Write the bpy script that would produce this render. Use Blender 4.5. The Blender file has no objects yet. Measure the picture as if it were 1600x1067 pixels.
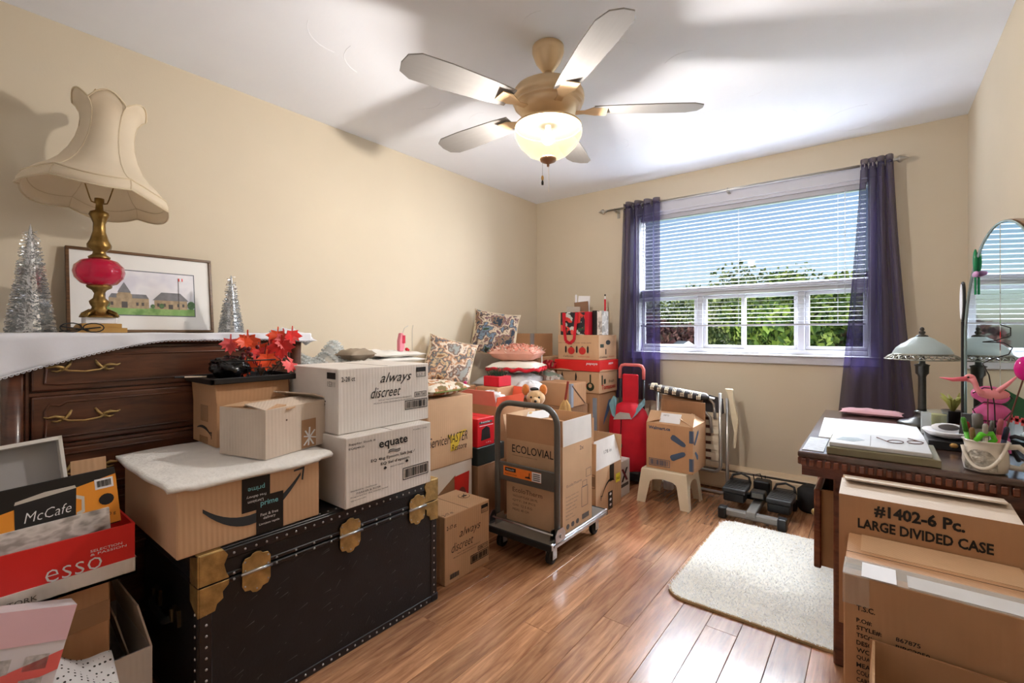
import bpy, math, random
from mathutils import Vector, Matrix, Euler
random.seed(7)
PI = math.pi
scene = bpy.context.scene
C = scene.collection

# ------------------------------------------------------------------ camera
cam_d = bpy.data.cameras.new('camera')
cam = bpy.data.objects.new('camera', cam_d); C.objects.link(cam)
cam_d.sensor_width = 36.0
cam_d.lens = 36.0 * 725 / 1600
cam_d.shift_y = -(533.5 - 520) / 1600
cam_d.clip_start = 0.03; cam_d.clip_end = 300
cam.location = (0, 0, 1.17)
cam.rotation_euler = (PI / 2, 0, math.radians(38.1))
scene.camera = cam

# ------------------------------------------------------------------ world, daylight, exposure
w = bpy.data.worlds.new('sky'); scene.world = w; w.use_nodes = True
nt = w.node_tree
bg = nt.nodes['Background']
sky = nt.nodes.new('ShaderNodeTexSky')
sky.sky_type = 'NISHITA'; sky.sun_disc = False
sky.sun_elevation = math.radians(48); sky.sun_rotation = math.radians(215)
sky.air_density = 1.0; sky.dust_density = 1.5; sky.ozone_density = 1.2
nt.links.new(sky.outputs[0], bg.inputs[0])
bg.inputs[1].default_value = 0.08

def area(name, loc, target, sx, sy, power, col):
    l = bpy.data.lights.new(name, 'AREA'); l.shape = 'RECTANGLE'
    l.size = sx; l.size_y = sy; l.energy = power; l.color = col
    o = bpy.data.objects.new(name, l); C.objects.link(o)
    o.location = loc
    o.rotation_euler = (Vector(target) - Vector(loc)).to_track_quat('-Z', 'Y').to_euler()
    return o
area('window_daylight', (-0.6, 6.1, 4.5), (-0.9, 2.6, 0.9), 4.0, 2.4, 2600, (0.84, 0.92, 1.0))
area('window_daylight_side', (2.3, 6.3, 2.6), (-1.6, 2.4, 1.3), 2.6, 3.4, 520, (0.88, 0.94, 1.0))
LAMP_POWER = 70
sun_d = bpy.data.lights.new('sun', 'SUN'); sun_d.energy = 1.3; sun_d.angle = math.radians(1.0); sun_d.color = (1, .95, .86)
sun = bpy.data.objects.new('sun', sun_d); C.objects.link(sun)
sun.rotation_euler = Vector((0.45, 0.62, -0.75)).to_track_quat('-Z', 'Y').to_euler()

vs = scene.view_settings
vs.view_transform = 'Standard'; vs.look = 'None'; vs.gamma = 1.0; vs.exposure = 1.15
vs.use_curve_mapping = False

# ------------------------------------------------------------------ materials
def s2l(c):
    c = c / 255.0
    return c / 12.92 if c <= 0.04045 else ((c + 0.055) / 1.055) ** 2.4
def rgb(r, g, b): return (s2l(r), s2l(g), s2l(b), 1.0)
MATS = {}
def mat(name, col, rough=.6, metal=0.0, var=.08, scale=9.0, bump=0.0, bscale=80.0, coat=0.0,
        stretch=(1, 1, 1), spec=.5, sheen=0.0, trans=0.0, alpha=1.0, ior=1.45, emit=None):
    if name in MATS: return MATS[name]
    m = bpy.data.materials.new(name); m.use_nodes = True
    n = m.node_tree; L = n.links
    p = n.nodes['Principled BSDF']
    if len(col) == 3: col = rgb(*col)
    tc = n.nodes.new('ShaderNodeTexCoord'); mp = n.nodes.new('ShaderNodeMapping')
    mp.inputs['Scale'].default_value = stretch
    L.new(tc.outputs['Object'], mp.inputs[0])
    if var > 0:
        nz = n.nodes.new('ShaderNodeTexNoise'); nz.inputs['Scale'].default_value = scale; nz.inputs['Detail'].default_value = 5
        L.new(mp.outputs[0], nz.inputs['Vector'])
        cr = n.nodes.new('ShaderNodeValToRGB')
        cr.color_ramp.elements[0].position = .3; cr.color_ramp.elements[1].position = .7
        cr.color_ramp.elements[0].color = tuple(max(0, c * (1 - var)) for c in col[:3]) + (1,)
        cr.color_ramp.elements[1].color = tuple(min(1, c * (1 + var)) for c in col[:3]) + (1,)
        L.new(nz.outputs['Fac'], cr.inputs[0]); L.new(cr.outputs[0], p.inputs['Base Color'])
    else:
        p.inputs['Base Color'].default_value = col
    p.inputs['Roughness'].default_value = rough; p.inputs['Metallic'].default_value = metal
    p.inputs['Coat Weight'].default_value = coat
    p.inputs['Specular IOR Level'].default_value = spec
    p.inputs['Sheen Weight'].default_value = sheen
    p.inputs['Transmission Weight'].default_value = trans; p.inputs['IOR'].default_value = ior
    p.inputs['Alpha'].default_value = alpha
    if emit:
        p.inputs['Emission Color'].default_value = emit[0]; p.inputs['Emission Strength'].default_value = emit[1]
    if bump > 0:
        nb = n.nodes.new('ShaderNodeTexNoise'); nb.inputs['Scale'].default_value = bscale; nb.inputs['Detail'].default_value = 4
        L.new(mp.outputs[0], nb.inputs['Vector'])
        b = n.nodes.new('ShaderNodeBump'); b.inputs['Strength'].default_value = bump; b.inputs['Distance'].default_value = .01
        L.new(nb.outputs['Fac'], b.inputs['Height']); L.new(b.outputs[0], p.inputs['Normal'])
    MATS[name] = m
    return m
def card(name, col, var=.07, flute=.35):
    if name in MATS: return MATS[name]
    m = mat(name, col, rough=.62, var=var, scale=6, spec=.35)
    n = m.node_tree; L = n.links; p = n.nodes['Principled BSDF']
    tc = n.nodes.new('ShaderNodeTexCoord'); mp = n.nodes.new('ShaderNodeMapping'); mp.inputs['Scale'].default_value = (1, 1, 0.02)
    L.new(tc.outputs['Object'], mp.inputs[0])
    wv = n.nodes.new('ShaderNodeTexWave'); wv.wave_type = 'BANDS'; wv.bands_direction = 'DIAGONAL'
    wv.inputs['Scale'].default_value = 45; wv.inputs['Distortion'].default_value = .6
    L.new(mp.outputs[0], wv.inputs['Vector'])
    b = n.nodes.new('ShaderNodeBump'); b.inputs['Strength'].default_value = flute; b.inputs['Distance'].default_value = .0012
    L.new(wv.outputs['Fac'], b.inputs['Height']); L.new(b.outputs[0], p.inputs['Normal'])
    return m
def pattern(name, cols, scale=20, rough=.7, kind='voronoi', stretch=(1, 1, 1), bump=0):
    """mottled print: a few colours picked by a voronoi or noise field"""
    if name in MATS: return MATS[name]
    m = bpy.data.materials.new(name); m.use_nodes = True; n = m.node_tree; L = n.links
    p = n.nodes['Principled BSDF']; p.inputs['Roughness'].default_value = rough
    tc = n.nodes.new('ShaderNodeTexCoord'); mp = n.nodes.new('ShaderNodeMapping'); mp.inputs['Scale'].default_value = stretch
    L.new(tc.outputs['Object'], mp.inputs[0])
    nz = n.nodes.new('ShaderNodeTexNoise'); nz.inputs['Scale'].default_value = scale * .5; nz.inputs['Detail'].default_value = 3
    L.new(mp.outputs[0], nz.inputs['Vector'])
    if kind == 'voronoi':
        mixv = n.nodes.new('ShaderNodeVectorMath'); mixv.operation = 'MULTIPLY_ADD'
        mixv.inputs[1].default_value = (.12, .12, .12); L.new(nz.outputs['Color'], mixv.inputs[0]); L.new(mp.outputs[0], mixv.inputs[2])
        t = n.nodes.new('ShaderNodeTexVoronoi'); t.inputs['Scale'].default_value = scale
        L.new(mixv.outputs[0], t.inputs['Vector'])
        sep = n.nodes.new('ShaderNodeSeparateColor'); L.new(t.outputs['Color'], sep.inputs[0]); out = sep.outputs[0]
    else:
        out = nz.outputs['Fac']
    cr = n.nodes.new('ShaderNodeValToRGB'); e = cr.color_ramp.elements
    k = len(cols); lo, hi = (0, 1) if kind == 'voronoi' else (.3, .7)
    e[0].position = lo; e[0].color = rgb(*cols[0]); e[1].position = lo + (hi - lo) / k; e[1].color = rgb(*cols[1])
    for i in range(2, k):
        x = e.new(lo + (hi - lo) * i / k); x.color = rgb(*cols[i])
    cr.color_ramp.interpolation = 'CONSTANT' if kind == 'voronoi' else 'LINEAR'
    L.new(out, cr.inputs[0]); L.new(cr.outputs[0], p.inputs['Base Color'])
    if bump:
        b = n.nodes.new('ShaderNodeBump'); b.inputs['Strength'].default_value = bump; b.inputs['Distance'].default_value = .01
        L.new(nz.outputs['Fac'], b.inputs['Height']); L.new(b.outputs[0], p.inputs['Normal'])
    MATS[name] = m
    return m
def clear(name, col, tfac, rough=.15, trl=0.0, bump=0, bscale=60):
    """film, sheer cloth, frosted glass: part of the light passes straight through"""
    if name in MATS: return MATS[name]
    m = mat(name, col, rough=rough, var=.05, bump=bump, bscale=bscale); n = m.node_tree; L = n.links
    out = n.nodes['Material Output']; p = n.nodes['Principled BSDF']
    src = p.outputs[0]
    if trl > 0:
        t = n.nodes.new('ShaderNodeBsdfTranslucent'); t.inputs[0].default_value = rgb(*col)
        mx = n.nodes.new('ShaderNodeMixShader'); mx.inputs[0].default_value = trl
        L.new(src, mx.inputs[1]); L.new(t.outputs[0], mx.inputs[2]); src = mx.outputs[0]
    tr = n.nodes.new('ShaderNodeBsdfTransparent')
    mx = n.nodes.new('ShaderNodeMixShader'); mx.inputs[0].default_value = tfac
    L.new(src, mx.inputs[1]); L.new(tr.outputs[0], mx.inputs[2]); L.new(mx.outputs[0], out.inputs[0])
    return m
def wood(name, c1, c2, rough=.3, coat=.2, scale=5, stretch=(14, 1, 14), rnd=False, bump=.05):
    if name in MATS: return MATS[name]
    m = bpy.data.materials.new(name); m.use_nodes = True; n = m.node_tree; L = n.links
    p = n.nodes['Principled BSDF']; p.inputs['Roughness'].default_value = rough; p.inputs['Coat Weight'].default_value = coat
    p.inputs['Coat Roughness'].default_value = .16
    tc = n.nodes.new('ShaderNodeTexCoord'); mp = n.nodes.new('ShaderNodeMapping'); mp.inputs['Scale'].default_value = stretch
    L.new(tc.outputs['Object'], mp.inputs[0])
    vec = mp.outputs[0]
    if rnd:
        oi = n.nodes.new('ShaderNodeObjectInfo')
        ml = n.nodes.new('ShaderNodeMath'); ml.operation = 'MULTIPLY'; ml.inputs[1].default_value = 37
        L.new(oi.outputs['Random'], ml.inputs[0])
        cb = n.nodes.new('ShaderNodeCombineXYZ'); L.new(ml.outputs[0], cb.inputs[1]); L.new(ml.outputs[0], cb.inputs[0])
        ad = n.nodes.new('ShaderNodeVectorMath'); ad.operation = 'ADD'; L.new(vec, ad.inputs[0]); L.new(cb.outputs[0], ad.inputs[1]); vec = ad.outputs[0]
    nz = n.nodes.new('ShaderNodeTexNoise'); nz.inputs['Scale'].default_value = scale; nz.inputs['Detail'].default_value = 9
    nz.inputs['Roughness'].default_value = .62; nz.inputs['Distortion'].default_value = .6
    L.new(vec, nz.inputs['Vector'])
    cr = n.nodes.new('ShaderNodeValToRGB'); e = cr.color_ramp.elements
    e[0].position = .32; e[0].color = rgb(*c1); e[1].position = .68; e[1].color = rgb(*c2)
    L.new(nz.outputs['Fac'], cr.inputs[0]); col = cr.outputs[0]
    if rnd:
        hs = n.nodes.new('ShaderNodeHueSaturation'); mr = n.nodes.new('ShaderNodeMapRange')
        mr.inputs[3].default_value = .74; mr.inputs[4].default_value = 1.24
        L.new(oi.outputs['Random'], mr.inputs[0]); L.new(mr.outputs[0], hs.inputs['Value']); L.new(col, hs.inputs['Color']); col = hs.outputs[0]
    L.new(col, p.inputs['Base Color'])
    b = n.nodes.new('ShaderNodeBump'); b.inputs['Strength'].default_value = bump; b.inputs['Distance'].default_value = .005
    L.new(nz.outputs['Fac'], b.inputs['Height']); L.new(b.outputs[0], p.inputs['Normal'])
    MATS[name] = m
    return m

WALL = mat('wall_paint', (207, 194, 171), .75, var=.025, scale=2, bump=.04, bscale=160)
CEIL = mat('ceiling_plaster', (240, 245, 254), .9, var=.015, scale=3, bump=.12, bscale=14)
WHITE = mat('white_vinyl', (200, 200, 207), .35, var=.02)
KRAFT = card('kraft_card', (190, 146, 108))
KRAFT2 = card('kraft_card_tan', (204, 166, 130))
KDARK = card('kraft_card_dark', (150, 112, 82))
PALE = card('pale_card', (212, 196, 180))
GREYC = card('grey_white_card', (224, 218, 212))  # own colour of some cartons, window daylight painted onto others
INK = mat('black_ink', (28, 26, 27), .6, var=0)
INKG = mat('grey_ink', (90, 84, 82), .6, var=0)
INKB = mat('brown_ink', (96, 70, 52), .7, var=0)
TAPE = mat('brown_tape', (172, 132, 98), .25, var=.1, coat=.3)
TAPEC = clear('clear_tape', (225, 222, 215), .72, .1)
BLACK = mat('black_plastic', (24, 24, 26), .4, var=.1)
BLACKT = mat('black_rubber', (30, 30, 31), .75, var=.1)
STEEL = mat('steel', (190, 192, 196), .28, 1.0, var=.05)
BRASS = mat('aged_brass', (178, 150, 98), .48, .8, var=.3, scale=30, bump=.2, bscale=60)
GOLD = mat('gold_paint', (190, 150, 90), .4, .6, var=.1)
PAPER = mat('white_paper', (232, 232, 235), .7, var=.02)
RED = mat('red_cloth', (200, 22, 44), .7, var=.12)
REDC = mat('red_print', (222, 44, 40), .4, var=.04)

# ------------------------------------------------------------------ mesh builder
class MB:
    def __init__(s): s.v = []; s.f = []
    def add(s, vs, fs):
        o = len(s.v); s.v += [tuple(p) for p in vs]; s.f += [tuple(i + o for i in f) for f in fs]; return s
    def box(s, x0, x1, y0, y1, z0, z1):
        v = [(x, y, z) for z in (z0, z1) for y in (y0, y1) for x in (x0, x1)]
        return s.add(v, [(0, 2, 3, 1), (4, 5, 7, 6), (0, 1, 5, 4), (2, 6, 7, 3), (0, 4, 6, 2), (1, 3, 7, 5)])
    def obox(s, c, size, rot=(0, 0, 0)):
        R = Euler(rot).to_matrix(); hx, hy, hz = (d / 2 for d in size)
        v = [Vector(c) + R @ Vector((x, y, z)) for z in (-hz, hz) for y in (-hy, hy) for x in (-hx, hx)]
        return s.add(v, [(0, 2, 3, 1), (4, 5, 7, 6), (0, 1, 5, 4), (2, 6, 7, 3), (0, 4, 6, 2), (1, 3, 7, 5)])
    def slab(s, pts, off):
        """polygon in space pushed along the vector off"""
        n = len(pts); off = Vector(off); a = [Vector(p) for p in pts]; b = [p + off for p in a]
        fs = [tuple(range(n - 1, -1, -1)), tuple(range(n, 2 * n))] + [(i, (i + 1) % n, n + (i + 1) % n, n + i) for i in range(n)]
        return s.add(a + b, fs)
    def tube(s, pts, r, n=8, closed=False, caps=True):
        pts = [Vector(p) for p in pts]; k = len(pts); rs = r if isinstance(r, (list, tuple)) else [r] * k
        rings = []; up = None
        for i, p in enumerate(pts):
            a = pts[i - 1] if (i > 0 or closed) else p; b = pts[(i + 1) % k] if (i < k - 1 or closed) else p
            t = (b - a).normalized() if (b - a).length > 1e-9 else Vector((0, 0, 1))
            if up is None:
                up = Vector((0, 0, 1)) if abs(t.z) < .9 else Vector((1, 0, 0))
            u = t.cross(up)
            if u.length < 1e-6: u = t.orthogonal()
            u.normalize(); v = u.cross(t).normalized(); up = v
            rings.append([p + (u * math.cos(2 * PI * j / n) + v * math.sin(2 * PI * j / n)) * rs[i] for j in range(n)])
        vs = [q for rg in rings for q in rg]; fs = []
        for i in range(k if closed else k - 1):
            for j in range(n):
                a, b = i * n + j, i * n + (j + 1) % n; c, d = ((i + 1) % k) * n + (j + 1) % n, ((i + 1) % k) * n + j
                fs.append((a, b, c, d))
        if caps and not closed: fs += [tuple(range(n - 1, -1, -1)), tuple(range((k - 1) * n, k * n))]
        return s.add(vs, fs)
    def lathe(s, prof, n=24, c=(0, 0, 0), sx=1, sy=1, fn=None):
        vs = []; fs = []; k = len(prof)
        for i, (r, z) in enumerate(prof):
            for j in range(n):
                a = 2 * PI * j / n; rr, zz = (r, z) if fn is None else fn(r, z, a, i)
                vs.append((c[0] + rr * math.cos(a) * sx, c[1] + rr * math.sin(a) * sy, c[2] + zz))
        for i in range(k - 1):
            for j in range(n): fs.append((i * n + j, i * n + (j + 1) % n, (i + 1) * n + (j + 1) % n, (i + 1) * n + j))
        if prof[0][0] > 1e-6: fs.append(tuple(range(n - 1, -1, -1)))
        if prof[-1][0] > 1e-6: fs.append(tuple(range((k - 1) * n, k * n)))
        return s.add(vs, fs)
    def shell(s, prof, n=24, c=(0, 0, 0), fn=None, sx=1, sy=1):
        k = len(s.f); s.lathe(prof, n, c, sx, sy, fn); s.f = [f for i, f in enumerate(s.f) if i < k or len(f) == 4]; return s
    def ball(s, c, rx, ry=None, rz=None, n=14, m=9, fn=None):
        ry = ry or rx; rz = rz or rx
        vs = []; fs = []
        for i in range(m + 1):
            t = PI * i / m
            for j in range(n):
                a = 2 * PI * j / n; k = 1 if fn is None else fn(t, a)
                vs.append((c[0] + rx * k * math.sin(t) * math.cos(a), c[1] + ry * k * math.sin(t) * math.sin(a), c[2] - rz * k * math.cos(t)))
        for i in range(m):
            for j in range(n): fs.append((i * n + j, i * n + (j + 1) % n, (i + 1) * n + (j + 1) % n, (i + 1) * n + j))
        return s.add(vs, fs)
    def grid(s, fn, nu, nv):
        vs = [fn(i / nu, j / nv) for j in range(nv + 1) for i in range(nu + 1)]
        fs = [(j * (nu + 1) + i, j * (nu + 1) + i + 1, (j + 1) * (nu + 1) + i + 1, (j + 1) * (nu + 1) + i) for j in range(nv) for i in range(nu)]
        return s.add(vs, fs)
    def mesh(s, name):
        m = bpy.data.meshes.new(name); m.from_pydata([tuple(p) for p in s.v], [], s.f); m.update(); return m
    def build(s, name, m, parent=None, smooth=False, bevel=0, solid=0, sub=0, seg=1, loc=None, rot=None):
        o = bpy.data.objects.new(name, s.mesh(name)); C.objects.link(o)
        if m: o.data.materials.append(m)
        if smooth: o.data.shade_smooth()
        if parent: o.parent = parent
        if loc: o.location = loc
        if rot: o.rotation_euler = rot
        if solid: md = o.modifiers.new('solid', 'SOLIDIFY'); md.thickness = solid; md.offset = 0
        if bevel:
            md = o.modifiers.new('bevel', 'BEVEL'); md.width = bevel; md.segments = seg; md.limit_method = 'ANGLE'
        if sub: md = o.modifiers.new('sub', 'SUBSURF'); md.levels = sub; md.render_levels = sub
        return o
def tag(o, label, cat, group=None):
    o['label'] = label; o['category'] = cat
    if group: o['group'] = group
    return o
def thing(name, label, cat, loc=(0, 0, 0), rz=0, group=None, rot=None):
    o = bpy.data.objects.new(name, None); C.objects.link(o); o.empty_display_size = .05
    o.location = loc; o.rotation_euler = rot if rot else (0, 0, rz)
    return tag(o, label, cat, group)
def struct(o): o['kind'] = 'structure'; return o
def empty(name, parent=None, loc=(0, 0, 0)):
    o = bpy.data.objects.new(name, None); C.objects.link(o); o.location = loc
    if parent: o.parent = parent
    return o

# lettering -------------------------------------------------------------------
TXT = {}
def text_mesh(s, shear, bold):
    k = (s, shear, bold)
    if k not in TXT:
        cu = bpy.data.curves.new('lettering', 'FONT'); cu.body = s; cu.size = 1; cu.shear = shear; cu.offset = bold; cu.resolution_u = 2
        o = bpy.data.objects.new('lettering', cu); C.objects.link(o)
        dg = bpy.context.evaluated_depsgraph_get()
        me = bpy.data.meshes.new_from_object(o.evaluated_get(dg))
        vs = [v.co.copy() for v in me.vertices]; fs = [tuple(p.vertices) for p in me.polygons]
        bpy.data.objects.remove(o); bpy.data.curves.remove(cu); bpy.data.meshes.remove(me)
        x0 = min(v.x for v in vs); x1 = max(v.x for v in vs); y0 = min(v.y for v in vs); y1 = max(v.y for v in vs)
        TXT[k] = ([((v.x - x0) / (x1 - x0), (v.y - y0) / (y1 - y0)) for v in vs], fs, (x1 - x0) / (y1 - y0))
    return TXT[k]

class Face:
    """a flat face of a thing in its local space: origin, right, up, width, height"""
    def __init__(s, root, o, u, v, w, h, eps=.0012):
        s.root = root; s.u = Vector(u).normalized(); s.v = Vector(v).normalized(); s.w = w; s.h = h
        s.n = s.u.cross(s.v).normalized(); s.o = Vector(o) + s.n * eps
    def at(s, a, b, lift=0): return s.o + s.u * (a * s.w) + s.v * (b * s.h) + s.n * lift
    def text(s, t, a, b, wd, ht=None, m=None, shear=0, bold=.0, name='lettering', flip=False, lift=.0004):
        vs, fs, asp = text_mesh(t, shear, bold)
        W = wd * s.w; Hh = (ht * s.h) if ht else W / asp
        mb = MB()
        if flip: pts = [s.o + s.u * (a * s.w + W * (1 - x)) + s.v * (b * s.h + Hh * (1 - y)) + s.n * lift for x, y in vs]
        else: pts = [s.o + s.u * (a * s.w + W * x) + s.v * (b * s.h + Hh * y) + s.n * lift for x, y in vs]
        mb.add(pts, fs)
        return mb.build(name, m or INK, s.root)
    def poly(s, pts, m, name, lift=.0, th=.0005):
        mb = MB(); mb.slab([s.at(a, b, lift) for a, b in pts], s.n * th); return mb.build(name, m, s.root)
    def rect(s, a, b, wd, ht, m, name='print_patch', lift=0., th=.0005):
        return s.poly([(a, b), (a + wd, b), (a + wd, b + ht), (a, b + ht)], m, name, lift, th)
    def frame(s, a, b, wd, ht, m, t=.004, name='print_frame'):
        mb = MB(); tu = t / s.w; tv = t / s.h
        for (p, q, r, k) in ((a, b, wd, tv), (a, b + ht - tv, wd, tv), (a, b, tu, ht), (a + wd - tu, b, tu, ht)):
            mb.slab([s.at(p, q), s.at(p + r, q), s.at(p + r, q + k), s.at(p, q + k)], s.n * .0005)
        return mb.build(name, m, s.root)
    def barcode(s, a, b, wd, ht, m=None, n=22, framed=True):
        rnd = random.Random(n + int(a * 100)); mb = MB(); x = a + wd * .07; e = a + wd * .93
        while x < e:
            t = wd * rnd.choice((.012, .02, .035))
            mb.slab([s.at(x, b + ht * .15), s.at(x + t, b + ht * .15), s.at(x + t, b + ht * .85), s.at(x, b + ht * .85)], s.n * .0005)
            x += t + wd * rnd.choice((.012, .02, .03))
        if framed:
            tu = .003 / s.w; tv = .003 / s.h
            for (p, q, r, k) in ((a, b, wd, tv), (a, b + ht - tv, wd, tv), (a, b, tu, ht), (a + wd - tu, b, tu, ht)):
                mb.slab([s.at(p, q), s.at(p + r, q), s.at(p + r, q + k), s.at(p, q + k)], s.n * .0005)
        return mb.build('barcode', m or INK, s.root)
    def smile(s, a0, b0, a1, b1, sag, th, m, name='smile_arrow', head=.05):
        """curved arrow: from (a0,b0) to (a1,b1), sagging below, with a hooked head at the end"""
        n = 16; up = []; dn = []
        for i in range(n + 1):
            t = i / n; a = a0 + (a1 - a0) * t; b = b0 + (b1 - b0) * t - sag * 4 * t * (1 - t)
            k = th * (.15 + .85 * math.sin(PI * min(1, t * .85 + .08)))
            up.append((a, b + k / 2)); dn.append((a, b - k / 2))
        s.poly(up + dn[::-1], m, name)
        d = 1 if a1 > a0 else -1; h = head
        asp = s.w / s.h
        return s.poly([(a1 - d * h, b1 + h * asp * .75), (a1 + d * h * .6, b1 + h * asp * .95), (a1 + d * h * .35, b1 - h * asp * 1.0), (a1 + d * h * .12, b1 - h * asp * .9), (a1 + d * h * .3, b1 + h * asp * .62), (a1 - d * h, b1 + h * asp * .5)][::-1 if d < 0 else 1], m, 'arrow_head')

class Carton:
    def __init__(s, name, label, x0, x1, y0, y1, z0, z1, m=KRAFT, rz=0, open=False, cat='box', group=None, wall=.005, tape=None, rot=None):
        s.hx = (x1 - x0) / 2; s.hy = (y1 - y0) / 2; s.h = z1 - z0; s.m = m
        s.root = thing(name, label, cat, ((x0 + x1) / 2, (y0 + y1) / 2, z0), math.radians(rz), group, rot)
        hx, hy, h = s.hx, s.hy, s.h; b = MB()
        if not open:
            b.box(-hx, hx, -hy, hy, 0, h)
            s.body = b.build('body', m, s.root, bevel=.003)
            if tape is not None:
                t = .024
                if tape == 'y': MB().box(-t, t, -hy - .0008, hy + .0008, h * .78, h + .0008).build('tape_strip', TAPE, s.root)
                if tape == 'x': MB().box(-hx - .0008, hx + .0008, -t, t, h * .78, h + .0008).build('tape_strip', TAPE, s.root)
            else:
                MB().box(-hx, hx, -.0012, .0012, h, h + .0006).build('seam', INKB, s.root)
        else:
            t = wall
            b.box(-hx, hx, -hy, hy, 0, t)
            b.box(-hx, -hx + t, -hy, hy, t, h); b.box(hx - t, hx, -hy, hy, t, h)
            b.box(-hx + t, hx - t, -hy, -hy + t, t, h); b.box(-hx + t, hx - t, hy - t, hy, t, h)
            s.body = b.build('body', m, s.root)
    def flap(s, side, ln, ang, taper=0., m=None):
        """flap hinged on the top edge; ang 0 = straight up, 90 = lying outwards flat, -90 = shut"""
        a = math.radians(ang); t = .0045; hx, hy, h = s.hx, s.hy, s.h
        d = Vector({'px': (math.sin(a), 0, math.cos(a)), 'nx': (-math.sin(a), 0, math.cos(a)), 'py': (0, math.sin(a), math.cos(a)), 'ny': (0, -math.sin(a), math.cos(a))}[side]) * ln
        k = taper
        if side == 'px': p = [(hx, -hy, h), (hx, hy, h)]; n = (-1, 0, 0)
        if side == 'nx': p = [(-hx, hy, h), (-hx, -hy, h)]; n = (1, 0, 0)
        if side == 'py': p = [(hx, hy, h), (-hx, hy, h)]; n = (0, -1, 0)
        if side == 'ny': p = [(-hx, -hy, h), (hx, -hy, h)]; n = (0, 1, 0)
        p0, p1 = Vector(p[0]), Vector(p[1]); e = (p1 - p0) * k
        nn = d.normalized().cross((p1 - p0).normalized())
        if nn.dot(Vector(n)) < 0 and abs(ang) < 89: nn = -nn
        o = MB().slab([p0, p1, p1 + d - e, p0 + d + e], nn * t).build('flap', m or s.m, s.root)
        s.lastflap = Face(s.root, p0, (p1 - p0), d, (p1 - p0).length, ln)
        if s.lastflap.n.dot(Vector(n)) > 0: s.lastflap.n = -s.lastflap.n
        return o
    def face(s, k):
        hx, hy, h = s.hx, s.hy, s.h
        if k == 'px': return Face(s.root, (hx, -hy, 0), (0, 1, 0), (0, 0, 1), 2 * hy, h)
        if k == 'ny': return Face(s.root, (-hx, -hy, 0), (1, 0, 0), (0, 0, 1), 2 * hx, h)
        if k == 'pz': return Face(s.root, (-hx, -hy, h), (1, 0, 0), (0, 1, 0), 2 * hx, 2 * hy)
        if k == 'pzx': return Face(s.root, (hx, -hy, h), (0, 1, 0), (-1, 0, 0), 2 * hy, 2 * hx)

def pad(name, m, parent, c, sx, sy, sz, rot=(0, 0, 0), n=14, corner=.35, seed=0, rough=.012, edge=None):
    """a stuffed cushion: rounded square that swells in the middle and pinches at the corners"""
    rnd = random.Random(seed); ph = [rnd.random() * 6 for _ in range(6)]
    def surf(sgn):
        def f(u, v):
            a, b = u * 2 - 1, v * 2 - 1
            k = (max(0, 1 - abs(a) ** 2.6) * max(0, 1 - abs(b) ** 2.6)) ** .42
            pin = 1 - .07 * (1 - abs(a) ** 3) * abs(b) ** 4
            pin2 = 1 - .07 * (1 - abs(b) ** 3) * abs(a) ** 4
            wob = rough * (math.sin(7 * a + ph[0]) * math.sin(6 * b + ph[1]) + .6 * math.sin(13 * a + ph[2] + 5 * b))
            return (a * sx / 2 * pin2, b * sy / 2 * pin, sgn * (k * sz / 2 + wob * k))
        return f
    mb = MB(); mb.grid(surf(1), n, n); k = len(mb.f); mb.grid(surf(-1), n, n)
    mb.f = mb.f[:k] + [f[::-1] for f in mb.f[k:]]
    o = mb.build(name, m, parent, smooth=True, loc=c, rot=rot)
    return o

# ================================================================== the room
XL, XR, YN, YB, HC = -2.634, .421, -.5, 3.754, 2.44
WX0, WX1, WZ0, WZ1 = -1.60, -.02, 1.00, 2.17
struct(MB().box(XL - .12, XL, YN - .12, YB + .16, -.02, HC).build('wall_left', WALL))
struct(MB().box(XR, XR + .12, YN - .12, YB + .16, -.02, HC).build('wall_right', WALL))
struct(MB().box(XL, XR, YN - .12, YN, -.02, HC).build('wall_near', mat('bounce_white', (240, 240, 240), .7, var=.02)))  # unseen wall, made white to bounce light back into the room
b = MB(); t = .16
b.box(XL, WX0, YB, YB + t, -.02, HC); b.box(WX1, XR, YB, YB + t, -.02, HC)
b.box(WX0, WX1, YB, YB + t, -.02, WZ0); b.box(WX0, WX1, YB, YB + t, WZ1, HC)
struct(b.build('wall_back', WALL))
cl = struct(MB().box(XL - .12, XR + .12, YN - .12, YB + .16, HC, HC + .1).build('ceiling', CEIL))
# swirled plaster trowel marks on the ceiling, shallow raised arcs
rnd = random.Random(3)
mb = MB()
for i in range(34):
    cx, cy = rnd.uniform(-2.5, .3), rnd.uniform(.4, 3.5); r = rnd.uniform(.06, .16); a0 = rnd.uniform(0, 6.28)
    mb.tube([(cx + r * math.cos(a0 + k * .25), cy + r * math.sin(a0 + k * .25), HC + .0004) for k in range(7)], .0016, 5)
o = mb.build('trowel_marks', CEIL, cl); o['kind'] = 'stuff'

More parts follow.
